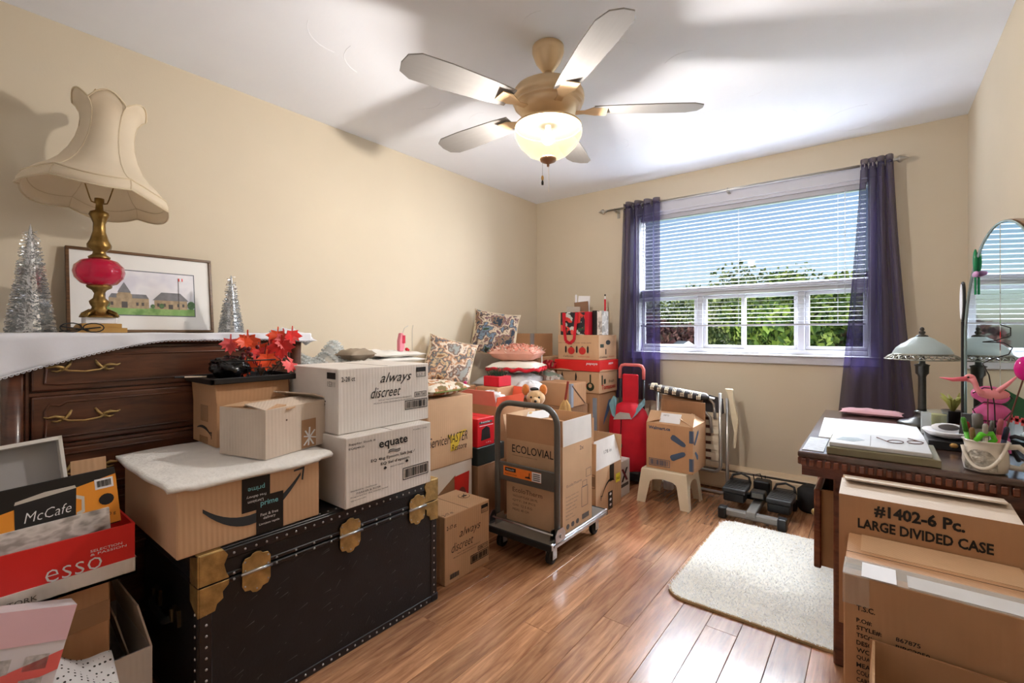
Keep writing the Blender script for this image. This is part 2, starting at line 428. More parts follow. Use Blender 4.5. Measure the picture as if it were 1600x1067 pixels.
# floor: laminate boards along the room's length
FLOORM = wood('laminate', (128, 82, 56), (206, 150, 108), rough=.26, coat=.9, scale=3.2, stretch=(13, 1.1, 1), rnd=True, bump=.03)
fl = struct(MB().box(XL - .1, XR + .1, YN - .1, YB + .1, -.06, -.012).build('floor', mat('underlay', (60, 40, 28), .9)))
PW = .1165; rows = int((XR - XL) / PW) + 1; shared = {}
for i in range(rows):
    x0 = XL + i * PW; x1 = min(x0 + PW, XR)
    y = YN - [0, .43, .86, .2, .66, 1.05][i % 6]
    while y < YB:
        a, e = max(y, YN), min(y + 1.22, YB)
        if e - a > .02:
            key = (round(x1 - x0, 3), round(e - a, 3))
            if key not in shared:
                k = .0009; hx, hy = key[0] / 2 - .0007, key[1] / 2 - .0007
                q = MB().box(-hx, hx, -hy, hy, -.012, -k)
                q.add([(-hx, -hy, -k), (hx, -hy, -k), (hx, hy, -k), (-hx, hy, -k), (-hx + k, -hy + k, 0), (hx - k, -hy + k, 0), (hx - k, hy - k, 0), (-hx + k, hy - k, 0)],
                      [(0, 1, 5, 4), (1, 2, 6, 5), (2, 3, 7, 6), (3, 0, 4, 7), (4, 5, 6, 7)])
                me = q.mesh('plank'); me.materials.append(FLOORM); shared[key] = me
            o = bpy.data.objects.new('plank', shared[key]); C.objects.link(o)
            o.location = ((x0 + x1) / 2, (a + e) / 2, 0); o.parent = fl
        y += 1.22
# baseboards and the baseboard heater on the back wall
BASE = mat('baseboard_paint', (214, 192, 160), .5, var=.03)
struct(MB().box(XL, XL + .012, YN, YB - .07, 0, .085).build('baseboard_left', BASE, bevel=.003))
struct(MB().box(XR - .012, XR, YN, YB - .07, 0, .085).build('baseboard_right', BASE, bevel=.003))
hb = struct(MB().slab([(XL, YB, .012), (XL, YB - .062, .012), (XL, YB - .066, .03), (XL, YB - .066, .132), (XL, YB - .058, .140), (XL, YB, .140)], (XR - XL, 0, 0)).build('baseboard_back', BASE))
MB().box(XL, XR, YB - .05, YB - .002, .140, .155).build('dark_slot', BLACK, hb)
MB().box(XL, XR, YB - .052, YB - .047, .146, .150).build('fin_edge', STEEL, hb)
MB().slab([(XL, YB, .155), (XL, YB - .056, .155), (XL, YB - .05, .168), (XL, YB, .182)], (XR - XL, 0, 0)).build('top_cover', BASE, hb)
for x in (-1.9, -1.25, -.62, -.05): MB().box(x, x + .006, YB - .06, YB - .03, .138, .157).build('damper_clip', BLACK, hb)

# window -----------------------------------------------------------------------
win = empty('window_1', None, (0, YB, 0)); struct(win)
def wbox(n, x0, x1, y0, y1, z0, z1, m=WHITE, bv=.004): return MB().box(x0, x1, y0, y1, z0, z1).build(n, m, win, bevel=bv)
wbox('casing_top', WX0 - .05, WX1 + .05, -.02, .0, WZ1 - .01, WZ1 + .075)
wbox('casing_side', WX0 - .05, WX0 + .01, -.02, .0, WZ0 - .0, WZ1 - .01)
wbox('casing_side', WX1 - .01, WX1 + .05, -.02, .0, WZ0 - .0, WZ1 - .01)
wbox('casing_bottom', WX0 - .05, WX1 + .05, -.024, .0, WZ0 - .048, WZ0 + .002)
wbox('sill', WX0 - .06, WX1 + .06, -.034, .05, WZ0 + .002, WZ0 + .016)
wbox('jamb', WX0, WX0 + .02, .0, .15, WZ0 + .016, WZ1); wbox('jamb', WX1 - .02, WX1, .0, .15, WZ0 + .016, WZ1)
wbox('head', WX0 + .02, WX1 - .02, .0, .15, WZ1 - .03, WZ1)
wbox('bottom_rail', WX0 + .02, WX1 - .02, .06, .14, WZ0 + .016, WZ0 + .05)
wbox('middle_rail', WX0 + .02, WX1 - .02, .055, .14, 1.462, 1.535)
wbox('middle_rail_lip', WX0 + .02, WX1 - .02, .045, .056, 1.505, 1.53)
for x in (-1.12, -.435): wbox('mullion', x, x + .045, .06, .14, WZ0 + .05, 1.462)
GLASS = clear('window_glass', (20, 26, 28), .94, .03)
for x0, x1, k in ((WX0 + .02, -1.12, 0), (-1.075, -.775, 1), (-.80, -.435, 2), (-.39, WX1 - .02, 3)):
    yy = .075 + .028 * (k == 2)
    sf = empty('sash', win); z0, z1 = WZ0 + .05, 1.462; tt = .026
    q = MB(); q.box(x0, x1, yy, yy + .025, z0, z0 + tt); q.box(x0, x1, yy, yy + .025, z1 - tt, z1); q.box(x0, x0 + tt, yy, yy + .025, z0 + tt, z1 - tt); q.box(x1 - tt, x1, yy, yy + .025, z0 + tt, z1 - tt)
    q.build('sash_frame', WHITE, sf, bevel=.003)
    MB().box(x0 + tt, x1 - tt, yy + .010, yy + .014, z0 + tt, z1 - tt).build('pane', GLASS, sf)
MB().box(WX0 + .02, WX1 - .02, .1, .105, 1.535, WZ1 - .03).build('pane', GLASS, win)

# venetian blind in the recess
BLM = mat('blind_slat', (180, 180, 186), .4, var=.02)
bl = thing('venetian_blind', 'white venetian blind hung in the window, open slats lowered partway', 'blind', (0, YB + .03, 1.22))
bx0, bx1 = WX0 + .03, WX1 - .03
MB().box(bx0, bx1, -.014, .014, .885, .92).build('headrail', BLM, bl, bevel=.003)
MB().box(bx0, bx1, -.012, .012, .0, .014).build('bottom_rail', BLM, bl, bevel=.003)
q = MB(); n = 4
for i in range(n):
    pass
prof = [(-.0125, -.0012), (-.006, .0008), (0, .0015), (.006, .0008), (.0125, -.0012)]
vs = [(x, y, z) for x in (bx0, bx1) for (y, z) in prof] + [(x, y, z - .0006) for x in (bx0, bx1) for (y, z) in prof]
fs = [(i, i + 1, 6 + i, 5 + i) for i in range(4)] + [(10 + i, 15 + i, 16 + i, 11 + i) for i in range(4)] + [(0, 5, 15, 10), (4, 14, 19, 9)]
slat = MB().add(vs, fs).mesh('slat'); slat.materials.append(BLM)
ns = 29
for i in range(ns):
    o = bpy.data.objects.new('slat', slat); C.objects.link(o); o.parent = bl
    o.location = (0, 0, .034 + i * (.845 / (ns - 1))); o.rotation_euler = (math.radians(0.5), 0, 0)
for x in (bx0 + .15, (bx0 + bx1) / 2, bx1 - .15):
    for y in (-.013, .013): MB().tube([(x, y, .01), (x, y, .9)], .0008, 4).build('ladder_cord', BLM, bl)
MB().tube([(bx1 - .11, -.02, .9), (bx1 - .11, -.022, .2)], .003, 6).build('tilt_wand', clear('wand_plastic', (220, 225, 230), .4, .1), bl)

# curtain rod and curtains
ROD = mat('brushed_nickel', (176, 172, 165), .32, 1.0, var=.06)
rd = thing('curtain_rod', 'brushed metal curtain rod with pointed finials above the window', 'curtain rod', (0, YB - .085, 2.225))
MB().tube([(-1.83, 0, 0), (.075, 0, 0)], .0085, 12).build('rod', ROD, rd, smooth=True)
for sx, x in ((-1, -1.83), (1, .075)):
    q = MB().lathe([(.0, 0), (.012, .002), (.013, .012), (.008, .018), (.008, .024), (.02, .034), (.022, .04), (.010, .066), (.0, .085)], 10)
    q.v = [(x + sx * z, y, xx) for (xx, y, z) in q.v]
    if sx < 0: q.f = [f[::-1] for f in q.f]
    q.build('finial', ROD, rd, smooth=True)
for x in (-1.76, -.86, .0):
    q = MB(); q.box(x - .008, x + .008, -.002, .083, -.018, -.008); q.box(x - .012, x + .012, .078, .085, -.06, .02); q.tube([(x, 0, -.012), (x, -.010, 0), (x, 0, .012)], .004, 6)
    q.build('bracket', ROD, rd)
CURT = clear('curtain_cloth', (52, 43, 82), .20, .45, trl=.25)
def curtain(label, xt0, xt1, xb0, xb1, zb, folds, seed, pinch=None):
    r = random.Random(seed); ph = [r.random() * 6 for _ in range(4)]
    root = thing('curtain', label, 'curtain', ((xt0 + xt1) / 2, YB - .085, zb)); ox = (xt0 + xt1) / 2
    zt = 2.262
    def f(u, v):
        k = v ** 1.3
        x = (xt0 + (xt1 - xt0) * u) * (1 - k) + (xb0 + (xb1 - xb0) * u) * k
        amp = (.028 + .012 * math.sin(3 * u + ph[0])) * (1 - .35 * v)
        s_ = math.sin(2 * PI * folds * u + .5 * math.sin(5 * u + ph[1]) * v)
        y = amp * s_ + .008 * math.sin(14 * u + 4 * v + ph[2]) * v - .004 * v
        x += .010 * math.cos(2 * PI * folds * u) * (1 - v) + (pinch(u, v) if pinch else 0)
        return (x - ox, y, zt - zb + (zb - zt) * v)
    MB().grid(f, folds * 16, 26).build('drape', CURT, root, smooth=True)
    for i in range(folds * 2):
        u = (i + .5) / (folds * 2); p = f(u, .018)
        MB().tube([(p[0], .019 * math.cos(a), p[2] - .012 + .019 * math.sin(a)) for a in [2 * PI * j / 12 for j in range(12)]], .0025, 5, closed=True).build('grommet', ROD, root)
curtain('sheer dark purple curtain left of the window, behind the red bag', -1.69, -1.375, -1.74, -1.36, .62, 4, 1)
curtain('sheer dark purple curtain right of the window, behind the vanity lamp', -.085, .075, -.2, .2, .56, 4, 5)

# ceiling fan (blades at rest) -------------------------------------------------
FANM = mat('champagne_metal', (224, 196, 156), .36, .35, var=.05)
BLADE = mat('fan_blade', (142, 140, 138), .55, var=.03, stretch=(1, 8, 1))
fx, fy = -1.145, 1.72
fan = thing('ceiling_fan', 'champagne metal ceiling fan with pale blades and a lit frosted glass bowl', 'ceiling fan', (fx, fy, HC))
MB().lathe([(0, -.115), (.02, -.113), (.03, -.105), (.055, -.07), (.068, -.035), (.068, -.03), (.070, -.028), (.070, -.004), (.066, 0)], 28).build('canopy', FANM, fan, smooth=True)
MB().tube([(0, 0, -.19), (0, 0, -.11)], .0165, 14).build('downrod', FANM, fan, smooth=True)
MB().lathe([(0, -.325), (.055, -.325), (.085, -.318), (.088, -.312), (.12, -.300), (.140, -.275), (.141, -.268), (.150, -.266), (.151, -.258), (.146, -.255), (.157, -.250), (.160, -.235), (.157, -.215), (.148, -.198), (.125, -.184), (.06, -.178), (.03, -.176), (.02, -.165), (0, -.16)], 40).build('motor_housing', FANM, fan, smooth=True)
for i in range(5):
    a = 2 * PI * i / 5 + .62
    br = empty('blade_arm', fan); br.rotation_euler = (0, 0, a)
    q = MB(); q.slab([(.09, -.018, -.300), (.16, -.014, -.296), (.21, -.04, -.292), (.26, -.04, -.292), (.26, .04, -.292), (.21, .04, -.292), (.16, .014, -.296), (.09, .018, -.300)], (0, 0, .004)); q.build('bracket', FANM, br)
    pts = [(.20, -.052), (.30, -.062), (.50, -.072), (.62, -.070), (.665, -.045), (.675, 0), (.665, .045), (.62, .070), (.50, .072), (.30, .062), (.20, .052)]
    tl = math.radians(11)
    MB().slab([(x, y * math.cos(tl), -.286 + y * math.sin(tl)) for x, y in pts], (0, 0, .005)).build('blade', BLADE, br, bevel=.001)
BOWL = clear('frosted_amber_glass', (8, 7, 5), .40, .3)
pb = BOWL.node_tree.nodes['Principled BSDF']; pb.inputs['Emission Color'].default_value = (1, .76, .42, 1); pb.inputs['Emission Strength'].default_value = .58
MB().shell([(.012, -.502), (.05, -.494), (.09, -.474), (.125, -.440), (.147, -.400), (.150, -.378), (.146, -.362)], 40).build('glass_bowl', BOWL, fan, smooth=True)
MB().lathe([(0, -.3505), (.142, -.3605), (.142, -.360), (0, -.350)], 36).build('glow_blocker', mat('glow_blocker_black', (14, 13, 12), .8, var=0), fan)  # added black disc, keeps the lit pan from blazing through the bowl
MB().lathe([(0, -.350), (.143, -.360), (.148, -.362), (.146, -.352), (.10, -.340), (.06, -.33), (.05, -.322), (0, -.322)], 36).build('light_fitter', FANM, fan, smooth=True)  # fitter widened into a pan to keep lamp light off the ceiling
CAPM = mat('bronze_cap', (150, 112, 84), .4, .6, var=.05)
MB().lathe([(0, -.535), (.006, -.530), (.005, -.522), (.012, -.518), (.034, -.508), (.037, -.498), (.030, -.492), (0, -.490)], 20).build('finial_cap', CAPM, fan, smooth=True)
BULBM = mat('bulb_glass', (255, 240, 215), .4, var=0, emit=((1, .86, .62, 1), 9.0))
MB().lathe([(.012, -.352), (.013, -.372), (.024, -.385), (.030, -.402), (.028, -.418), (.016, -.430), (0, -.434)], 16).build('bulb', BULBM, fan, smooth=True)
q = MB(); q.tube([(-.022, -.012, -.50), (-.022, -.012, -.575)], .0011, 5); q.build('pull_chain', STEEL, fan)
MB().lathe([(0, -.592), (.005, -.59), (.006, -.58), (.004, -.572), (0, -.570)], 10, (-.022, -.012, 0)).build('chain_bead', GOLD, fan)
MB().lathe([(0, -.612), (.005, -.612), (.0055, -.600), (.003, -.592), (0, -.592)], 10, (-.022, -.012, 0)).build('chain_tip', BLACK, fan)
MB().tube([(.004, .0, -.53), (.004, 0, -.645)], .0013, 5).build('pull_chain', mat('white_cord', (236, 232, 224), .5, var=0), fan)
ld = bpy.data.lights.new('fan_lamp', 'POINT'); ld.energy = LAMP_POWER; ld.color = (1, .93, .86); ld.shadow_soft_size = .035
lo = bpy.data.objects.new('fan_lamp', ld); C.objects.link(lo); lo.location = (fx, fy, HC - .455)

# outdoors: lawn, trees and a shed seen through the window ----------------------
struct(MB().box(-45, 30, YB + .3, 60, -1.0, -.9).build('lawn', mat('lawn_grass', (92, 120, 58), .9, var=.3, scale=3)))
def tree(label, x, y, zt, rx, rz, cols, n, seed, leaf=.21):
    r = random.Random(seed); root = thing('tree', label, 'tree', (x, y, -.9), group='trees beyond the window')
    h = zt + .9
    q = MB(); q.tube([(0, 0, 0), (.05, .02, h * .35), (-.05, .05, h * .7)], [.16, .12, .06], 8)
    for k in range(5):
        a = k * 1.3 + r.random(); q.tube([(0, .02, h * .35), (rx * .3 * math.cos(a), rx * .3 * math.sin(a), h * .6), (rx * .6 * math.cos(a), rx * .6 * math.sin(a), h * .8)], [.07, .045, .02], 6)
    q.build('trunk', mat('bark', (84, 66, 52), .9, var=.2), root)
    blobs = [(r.uniform(-.7, .7) * rx, r.uniform(-.6, .6) * rx, h - rz * r.uniform(.35, 1.7), r.uniform(.25, .5) * rx) for _ in range(18)]
    for ci, c in enumerate(cols):
        q = MB()
        for i in range(n // len(cols)):
            bx, by, bz, br = r.choice(blobs); d = Vector((r.gauss(0, 1), r.gauss(0, 1), r.gauss(0, 1))).normalized() * br * r.uniform(.6, 1.05)
            p = Vector((bx, by, bz)) + d; s = leaf * r.uniform(.5, 1.1); R = Euler((r.random() * 6, r.random() * 6, r.random() * 6)).to_matrix()
            q.add([p + R @ Vector(k) * s for k in ((-.5, 0, 0), (0, -.3, .05), (.5, 0, 0), (0, .3, .05))], [(0, 1, 2, 3)])
        o = q.build('foliage', mat('leaf_%d_%d_%d' % c, c, .7, var=.25, scale=2), root)
G1 = [(96, 122, 52), (140, 160, 76), (62, 88, 40)]; G2 = [(126, 142, 92), (160, 172, 110), (84, 104, 66)]; G3 = [(96, 60, 62), (128, 92, 84), (66, 52, 48)]
for a in (('wide pale green tree outside, in the middle of the window', -3.6, 18, 3.2, 2.3, 1.7, G2, 9000, 1),
          ('tall yellow green tree outside, at the right of the window', -.85, 14, 3.3, 1.45, 2.0, G1, 9000, 2),
          ('distant pale green tree outside, at the left of the window', -8.3, 23.5, 3.5, 2.4, 2.0, G2, 7000, 3),
          ('dark purple leafed tree outside in the lower left pane', -4.2, 11.6, 1.7, 1.0, 1.1, G3, 6000, 4),
          ('low green bush outside behind the middle sashes', -1.7, 10.9, 1.95, 1.05, 1.2, G1, 8000, 5),
          ('leafy green bush outside behind the right curtain', 1.0, 9.6, 2.0, .95, 1.2, G1, 6000, 6),
          ('broad green tree outside, far behind the other trees', -3.4, 27, 3.9, 3.2, 2.2, G1, 8000, 8)): tree(*a)
sh = thing('garden_shed', 'small green garden shed with white gable trim outside the window', 'shed', (-2.72, 8.7, -.9), .45)
SG = mat('shed_green', (46, 92, 84), .7)
MB().slab([(-.6, 0, 0), (.6, 0, 0), (.6, 0, 1.45), (0, 0, 1.85), (-.6, 0, 1.45)], (0, 1.2, 0)).build('wall', SG, sh)
for s_ in (-1, 1):
    MB().slab([(0, -.08, 1.86), (s_ * .72, -.08, 1.38), (s_ * .72, -.08, 1.42), (0, -.08, 1.91)], (0, 1.36, 0)).build('roof', mat('shed_roof', (70, 74, 80), .8), sh)
    MB().slab([(0, -.1, 1.84), (s_ * .72, -.1, 1.36), (s_ * .72, -.1, 1.43), (0, -.1, 1.92)], (0, .03, 0)).build('gable_trim', WHITE, sh)

# ================================================================== chest of drawers and what stands on it
DW = wood('walnut', (52, 26, 18), (104, 62, 42), rough=.3, coat=.35, scale=3.0, stretch=(6, 1.2, 9), bump=.03)
ds = thing('chest_of_drawers', 'dark walnut chest of drawers with ornate brass pulls under a white cloth', 'dresser', (-2.37, .635, 0))
hx, hy = .235, .475
MB().box(-hx, hx - .02, -hy, hy, .09, 1.13).build('carcass', DW, ds, bevel=.004)
MB().slab([(-hx - .005, -hy - .02, 1.13), (hx + .015, -hy - .02, 1.13), (hx + .015, hy + .02, 1.13), (-hx - .005, hy + .02, 1.13)], (0, 0, .035)).build('top', DW, ds, bevel=.01, seg=3)
q = MB(); q.box(-hx, hx, -hy - .005, hy + .005, .0, .09); q.build('plinth', DW, ds, bevel=.006)
for s_ in (-1, 1):
    MB().lathe([(.026, .09), (.026, 1.128)], 16, (hx - .018, s_ * (hy - .02), 0)).build('corner_post', DW, ds, smooth=True)
    MB().box(hx - .03, hx - .008, s_ * (hy - .052) - .006, s_ * (hy - .052) + .006, .09, 1.128).build('post_bead', DW, ds, bevel=.003)
def scroll_pull(p, y, z, x):
    q = MB()
    q.tube([(x, y - .062, z + .006), (x + .02, y - .04, z - .004), (x + .024, y, z - .008), (x + .02, y + .04, z - .004), (x, y + .062, z + .006)], [.004, .0035, .003, .0035, .004], 6)
    for s_ in (-1, 1):
        q.tube([(x, y + s_ * .03, z + .028), (x + .006, y + s_ * .036, z + .016), (x + .008, y + s_ * .045, z + .004), (x + .004, y + s_ * .06, z - .008)], [.003, .005, .005, .002], 6)
        q.tube([(x + .004, y + s_ * .045, z + .004), (x + .007, y + s_ * .07, z + .012), (x + .004, y + s_ * .088, z + .008), (x + .002, y + s_ * .098, z + .013)], [.005, .006, .004, .002], 6)
        q.tube([(x + .004, y + s_ * .05, z), (x + .006, y + s_ * .066, z - .006), (x + .003, y + s_ * .08, z - .003)], [.004, .004, .0015], 6)
        q.ball((x + .003, y + s_ * .055, z + .002), .007, n=8, m=5)
    q.build('pull', BRASS, p, smooth=True)
for k, (z0, z1) in enumerate(((.978, 1.118), (.802, .962), (.622, .786), (.442, .606), (.12, .426))):
    d = MB().box(hx - .02, hx, -hy + .06, hy - .06, z0, z1).build('drawer', DW, ds, bevel=.006, seg=2)
    y0, y1, a0, a1 = -hy + .09, hy - .09, z0 + .022, z1 - .022; c = .03
    P_ = [(y0 + c, a0)] + [(y1 - c, a0), (y1, a0 + .004), (y1 - .004, a0 + (a1 - a0) * .5), (y1, a1 - c * .9), (y1 - c * .4, a1 - .006), (y1 - c * 1.2, a1 - .012), (y1 - c * 1.8, a1)]
    P_ += [(y0 + c * 1.8, a1), (y0 + c * 1.2, a1 - .012), (y0 + c * .4, a1 - .006), (y0, a1 - c * .9), (y0 + .004, a0 + (a1 - a0) * .5), (y0, a0 + .004)]
    MB().tube([(hx, y, z) for y, z in P_], .0045, 6, closed=True).build('panel_moulding', DW, d, smooth=True)
    zc = (z0 + z1) / 2
    for s_ in (-1, 1): scroll_pull(d, s_ * .29, zc, hx)
    MB().box(hx - .018, hx - .004, -hy + .055, hy - .055, z0 - .014, z0 - .004).build('rail', DW, ds)

SATIN = mat('white_satin', (226, 228, 236), .42, var=.03, sheen=.4, bump=.15, bscale=14)
cr_ = thing('dresser_cloth', 'white satin runner with scalloped lace hem draped over the chest of drawers', 'cloth', (-2.37, .635, 1.166))
def drop(y):   # how far the hem hangs at y
    t = max(0, min(1, (y + .5) / .45)); d = .118 * (1 - t) ** 1.4 + .026
    if y > .42: d += .01 * math.sin((y - .42) * 30)
    return d
def cloth(u, v):
    y = -.52 + 1.03 * u; fold = .004 * math.sin(31 * u + 3) + .003 * math.sin(57 * u)
    if v < .45:
        x = -.22 + (hx + .022 + .22) * (v / .45); z = .0035 + .0012 * math.sin(25 * u + 9 * v)
        return (x, y, z)
    k = (v - .45) / .55
    return (hx + .026 + fold * k, y, .004 - k * drop(y) - (.003 * abs(math.sin(95 * u)) if v > .98 else 0))
MB().grid(cloth, 150, 18).build('runner', SATIN, cr_, smooth=True, solid=.0015)
q = MB(); q.tube([(hx + .029, -.52 + 1.03 * u, .004 - drop(-.52 + 1.03 * u)) for u in [i / 160 for i in range(161)]], .0022, 5)
for i in range(80):
    y = -.52 + 1.03 * (i + .5) / 80; z = .004 - drop(y)
    q.tube([(hx + .029, y + .0058 * math.cos(a), z - .0058 * abs(math.sin(a))) for a in [PI * j / 5 for j in range(6)]], .0012, 4)
q.build('lace_hem', SATIN, cr_)
# the puffed end of the cloth at the far corner
pad('cloth_bunch', SATIN, cr_, (.10, .50, -.012), .30, .10, .05, (0, .15, 0), 12, seed=4, rough=.01)

# table lamp
LB = mat('antique_brass_lamp', (140, 112, 64), .35, 1.0, var=.3, scale=40, bump=.15, bscale=90)
tl_ = thing('table_lamp', 'brass table lamp with cranberry glass ball and cream scalloped bell shade', 'lamp', (-2.35, .425, 1.171))
q = MB(); q.box(-.06, .06, -.072, .072, 0, .018); q.slab([(-.055, -.067, .018), (.055, -.067, .018), (.05, -.06, .030), (-.05, -.06, .030)], (0, 0, 0.001)); q.box(-.048, .048, -.058, .058, .018, .034)
q.build('gilt_block', GOLD, tl_, bevel=.003)
MB().box(-.038, .038, -.046, .046, .034, .058).build('white_plinth', PAPER, tl_, bevel=.002)
q = MB().lathe([(.05, .046), (.048, .05), (.03, .056), (.024, .066), (.02, .078), (.026, .088), (.028, .096), (.017, .106), (.014, .120), (.02, .130), (.034, .138), (.036, .144)], 24, fn=lambda r, z, a, i: (r * (1 + .12 * abs(math.sin(3 * a)) * (1 if i < 4 else .4)), z))
for k in range(4):
    a = k * PI / 2 + PI / 4; q.tube([(.03 * math.cos(a), .03 * math.sin(a), .066), (.055 * math.cos(a), .055 * math.sin(a), .056), (.062 * math.cos(a), .062 * math.sin(a), .048), (.055 * math.cos(a), .055 * math.sin(a), .049)], [.008, .007, .006, .003], 6)
q.build('foot', LB, tl_, smooth=True)
RUBY = mat('cranberry_glass', (214, 30, 74), .08, var=.1, trans=.55, coat=.6, ior=1.3)
MB().lathe([(.03, .144), (.05, .150), (.067, .168), (.072, .186), (.068, .204), (.052, .220), (.03, .226)], 32, fn=lambda r, z, a, i: (r * (1 + .03 * math.sin(10 * a) * (1 if i in (2, 3, 4) else .3)), z)).build('glass_ball', RUBY, tl_, smooth=True)
q = MB().lathe([(.03, .226), (.032, .232), (.02, .240), (.018, .248), (.033, .260), (.034, .270), (.026, .284), (.018, .31), (.017, .335), (.024, .352), (.029, .362), (.026, .370), (.012, .376), (.01, .395), (.014, .4), (.014, .412), (0, .414)], 24, fn=lambda r, z, a, i: (r * (1 + .05 * math.sin(9 * a) * (1 if 3 < i < 11 else 0)), z))
q.build('stem', LB, tl_, smooth=True)
q = MB()
for s_ in (-1, 1): q.tube([(0, s_ * .006, .396), (0, s_ * .022, .400), (0, s_ * .027, .412), (0, s_ * .045, .47), (0, s_ * .058, .6), (0, s_ * .04, .70), (0, s_ * .01, .745)], .0022, 6)
q.build('harp', LB, tl_)
SHADE = clear('cream_shade', (240, 228, 206), .02, .8, trl=.35)
TRIM = mat('cream_braid', (214, 198, 168), .8, var=.08)
for o in tl_.children:
    if o.name.split('.')[0] in ('foot', 'glass_ball', 'stem', 'harp'): o.scale = (1.05, 1.05, 1.25)
sh = empty('shade', tl_, (0, 0, .535)); sh.scale = (1.04, 1.04, 1.06); sh.rotation_euler = (math.radians(-7), math.radians(-2), .25)
NP = 6
def shade_fn(r, z, a, i):
    u = (a / (2 * PI) * NP) % 1; lobe = math.sin(PI * u)
    rr = r * (1 + .05 * (lobe - .6))
    zz = z + (.020 * (.5 - lobe) if i < 3 else 0) + (.035 * (lobe - .4) * max(0, (i - 9)) / 3 if i > 9 else 0)
    return rr, zz
prof = [(.212, -.03), (.210, -.012), (.200, .010), (.176, .032), (.150, .055), (.122, .09), (.100, .135), (.086, .18), (.080, .22), (.080, .255), (.084, .285), (.096, .31), (.108, .325)]
MB().shell(prof, 72, fn=shade_fn).build('shade_cloth', SHADE, sh, smooth=True, solid=.0015)
for zr in ((.212, -.03, 0), (.200, .010, 2), (.108, .325, 12)):
    pts = []
    for j in range(73 * 2):
        a = 2 * PI * j / 146; r, z = shade_fn(zr[0] + .001, zr[1], a, zr[2]); pts.append((r * math.cos(a), r * math.sin(a), z))
    MB().tube(pts, .003, 5, closed=True).build('braid_trim', TRIM, sh)
for k in range(NP):
    a = 2 * PI * k / NP; pts = []
    for i, (r, z) in enumerate(prof):
        rr, zz = shade_fn(r, z, a + 1e-4, i); pts.append(((rr + .001) * math.cos(a), (rr + .001) * math.sin(a), zz))
    MB().tube(pts, .0022, 5).build('rib_seam', TRIM, sh)

# tinsel trees
TIN = mat('silver_tinsel', (205, 208, 210), .25, .85, var=.2, scale=60)
def tinsel(label, x, y, r, h, n, seed):
    rr = random.Random(seed); root = thing('tinsel_tree', label, 'ornament', (x, y, 1.171), group='silver tinsel trees on the chest of drawers')
    MB().lathe([(r * .8, 0), (r * .8, .004), (r * .5, h * .4), (.004, h * .97), (0, h)], 14).build('cone', TIN, root)
    q = MB()
    for i in range(n):
        t = 1 - math.sqrt(rr.random()); a = rr.random() * 6.283; R0 = r * .8 * (1 - t); z = h * t * .97
        L_ = r * .22 + .006; u = Vector((math.cos(a), math.sin(a), 0)); s = Vector((-u.y, u.x, 0))
        p = u * R0 * .85 + Vector((0, 0, z)); e = u * (R0 + L_ * rr.uniform(.5, 1)) + s * rr.uniform(-.012, .012) + Vector((0, 0, z - rr.uniform(-.006, .012)))
        wd = .0022; e.z = max(e.z, .001); p.z = max(p.z, .002)
        q.add([p - s * wd, p + s * wd, e + Vector((0, 0, wd)), e - Vector((0, 0, wd * .5))], [(0, 1, 2, 3)])
    o = q.build('tinsel', TIN, root); o['kind'] = 'stuff'
tinsel('large silver tinsel cone tree left of the brass lamp', -2.44, .25, .066, .40, 2600, 1)
tinsel('small silver tinsel cone tree right of the framed print', -2.42, .915, .05, .275, 1500, 2)
g = thing('eyeglasses', 'folded black eyeglasses between the large tinsel tree and the lamp base', 'glasses', (-2.27, .36, 1.171), .2)
q = MB()
for s_ in (-1, 1): q.tube([(.012 + .012 * math.cos(a), s_ * .032 + .026 * math.cos(a * 1), .018 + .016 * math.sin(a)) for a in [2 * PI * j / 14 for j in range(14)]], .0022, 5, closed=True)
q.build('rims', BLACK, g)
q = MB(); q.tube([(.0, -.058, .022), (-.02, .05, .006)], .0025, 5); q.tube([(.0, .058, .02), (-.03, -.05, .004)], .0025, 5); q.build('temples', BLACK, g)

# framed print leaning on the wall
fr = thing('framed_print', 'framed matted print of a stone building leaning on the wall behind the lamp', 'picture', (-2.575, .63, 1.171), 0, rot=(0, math.radians(-7), 0))
fw, fh, tt = .53, .36, .012
FW = wood('frame_wood', (70, 48, 32), (120, 86, 54), scale=8)
q = MB(); q.box(-.009, .009, -fw / 2, fw / 2, 0, tt); q.box(-.009, .009, -fw / 2, fw / 2, fh - tt, fh); q.box(-.009, .009, -fw / 2, -fw / 2 + tt, tt, fh - tt); q.box(-.009, .009, fw / 2 - tt, fw / 2, tt, fh - tt)
q.build('frame', FW, fr, bevel=.002)
MB().box(-.006, .001, -fw / 2 + tt, fw / 2 - tt, tt, fh - tt).build('mat_board', mat('mat_board_white', (232, 230, 226), .6, var=.01), fr)
pf = Face(fr, (.001, -.145, .075), (0, 1, 0), (0, 0, 1), .335, .205, eps=.0006)
pic = pf.rect(0, 0, 1, 1, mat('print_border', (96, 100, 108), .6, var=0), 'print_edge')
pf.rect(.012, .02, .976, .96, pattern('print_sky', [(214, 212, 222), (232, 230, 234), (222, 222, 230)], 12, kind='noise'), 'print_sky', .0003)
pf.rect(.012, .02, .976, .16, pattern('print_lawn', [(110, 150, 84), (150, 186, 116), (130, 170, 98)], 30, kind='noise'), 'print_lawn', .0006)
ST = mat('print_stone', (172, 152, 124), .7, var=.2, scale=60); RF = mat('print_roof', (128, 128, 132), .7, var=.15, scale=40)
pf.rect(.04, .16, .42, .22, ST, 'print_wing', .0008); pf.poly([(.12, .16), (.28, .16), (.28, .45), (.2, .64), (.12, .45)], ST, 'print_tower', .0012)
pf.poly([(.04, .38), (.46, .38), (.43, .47), (.07, .47)], RF, 'print_roof', .001); pf.poly([(.13, .5), (.27, .5), (.2, .72)], RF, 'print_spire', .0016)
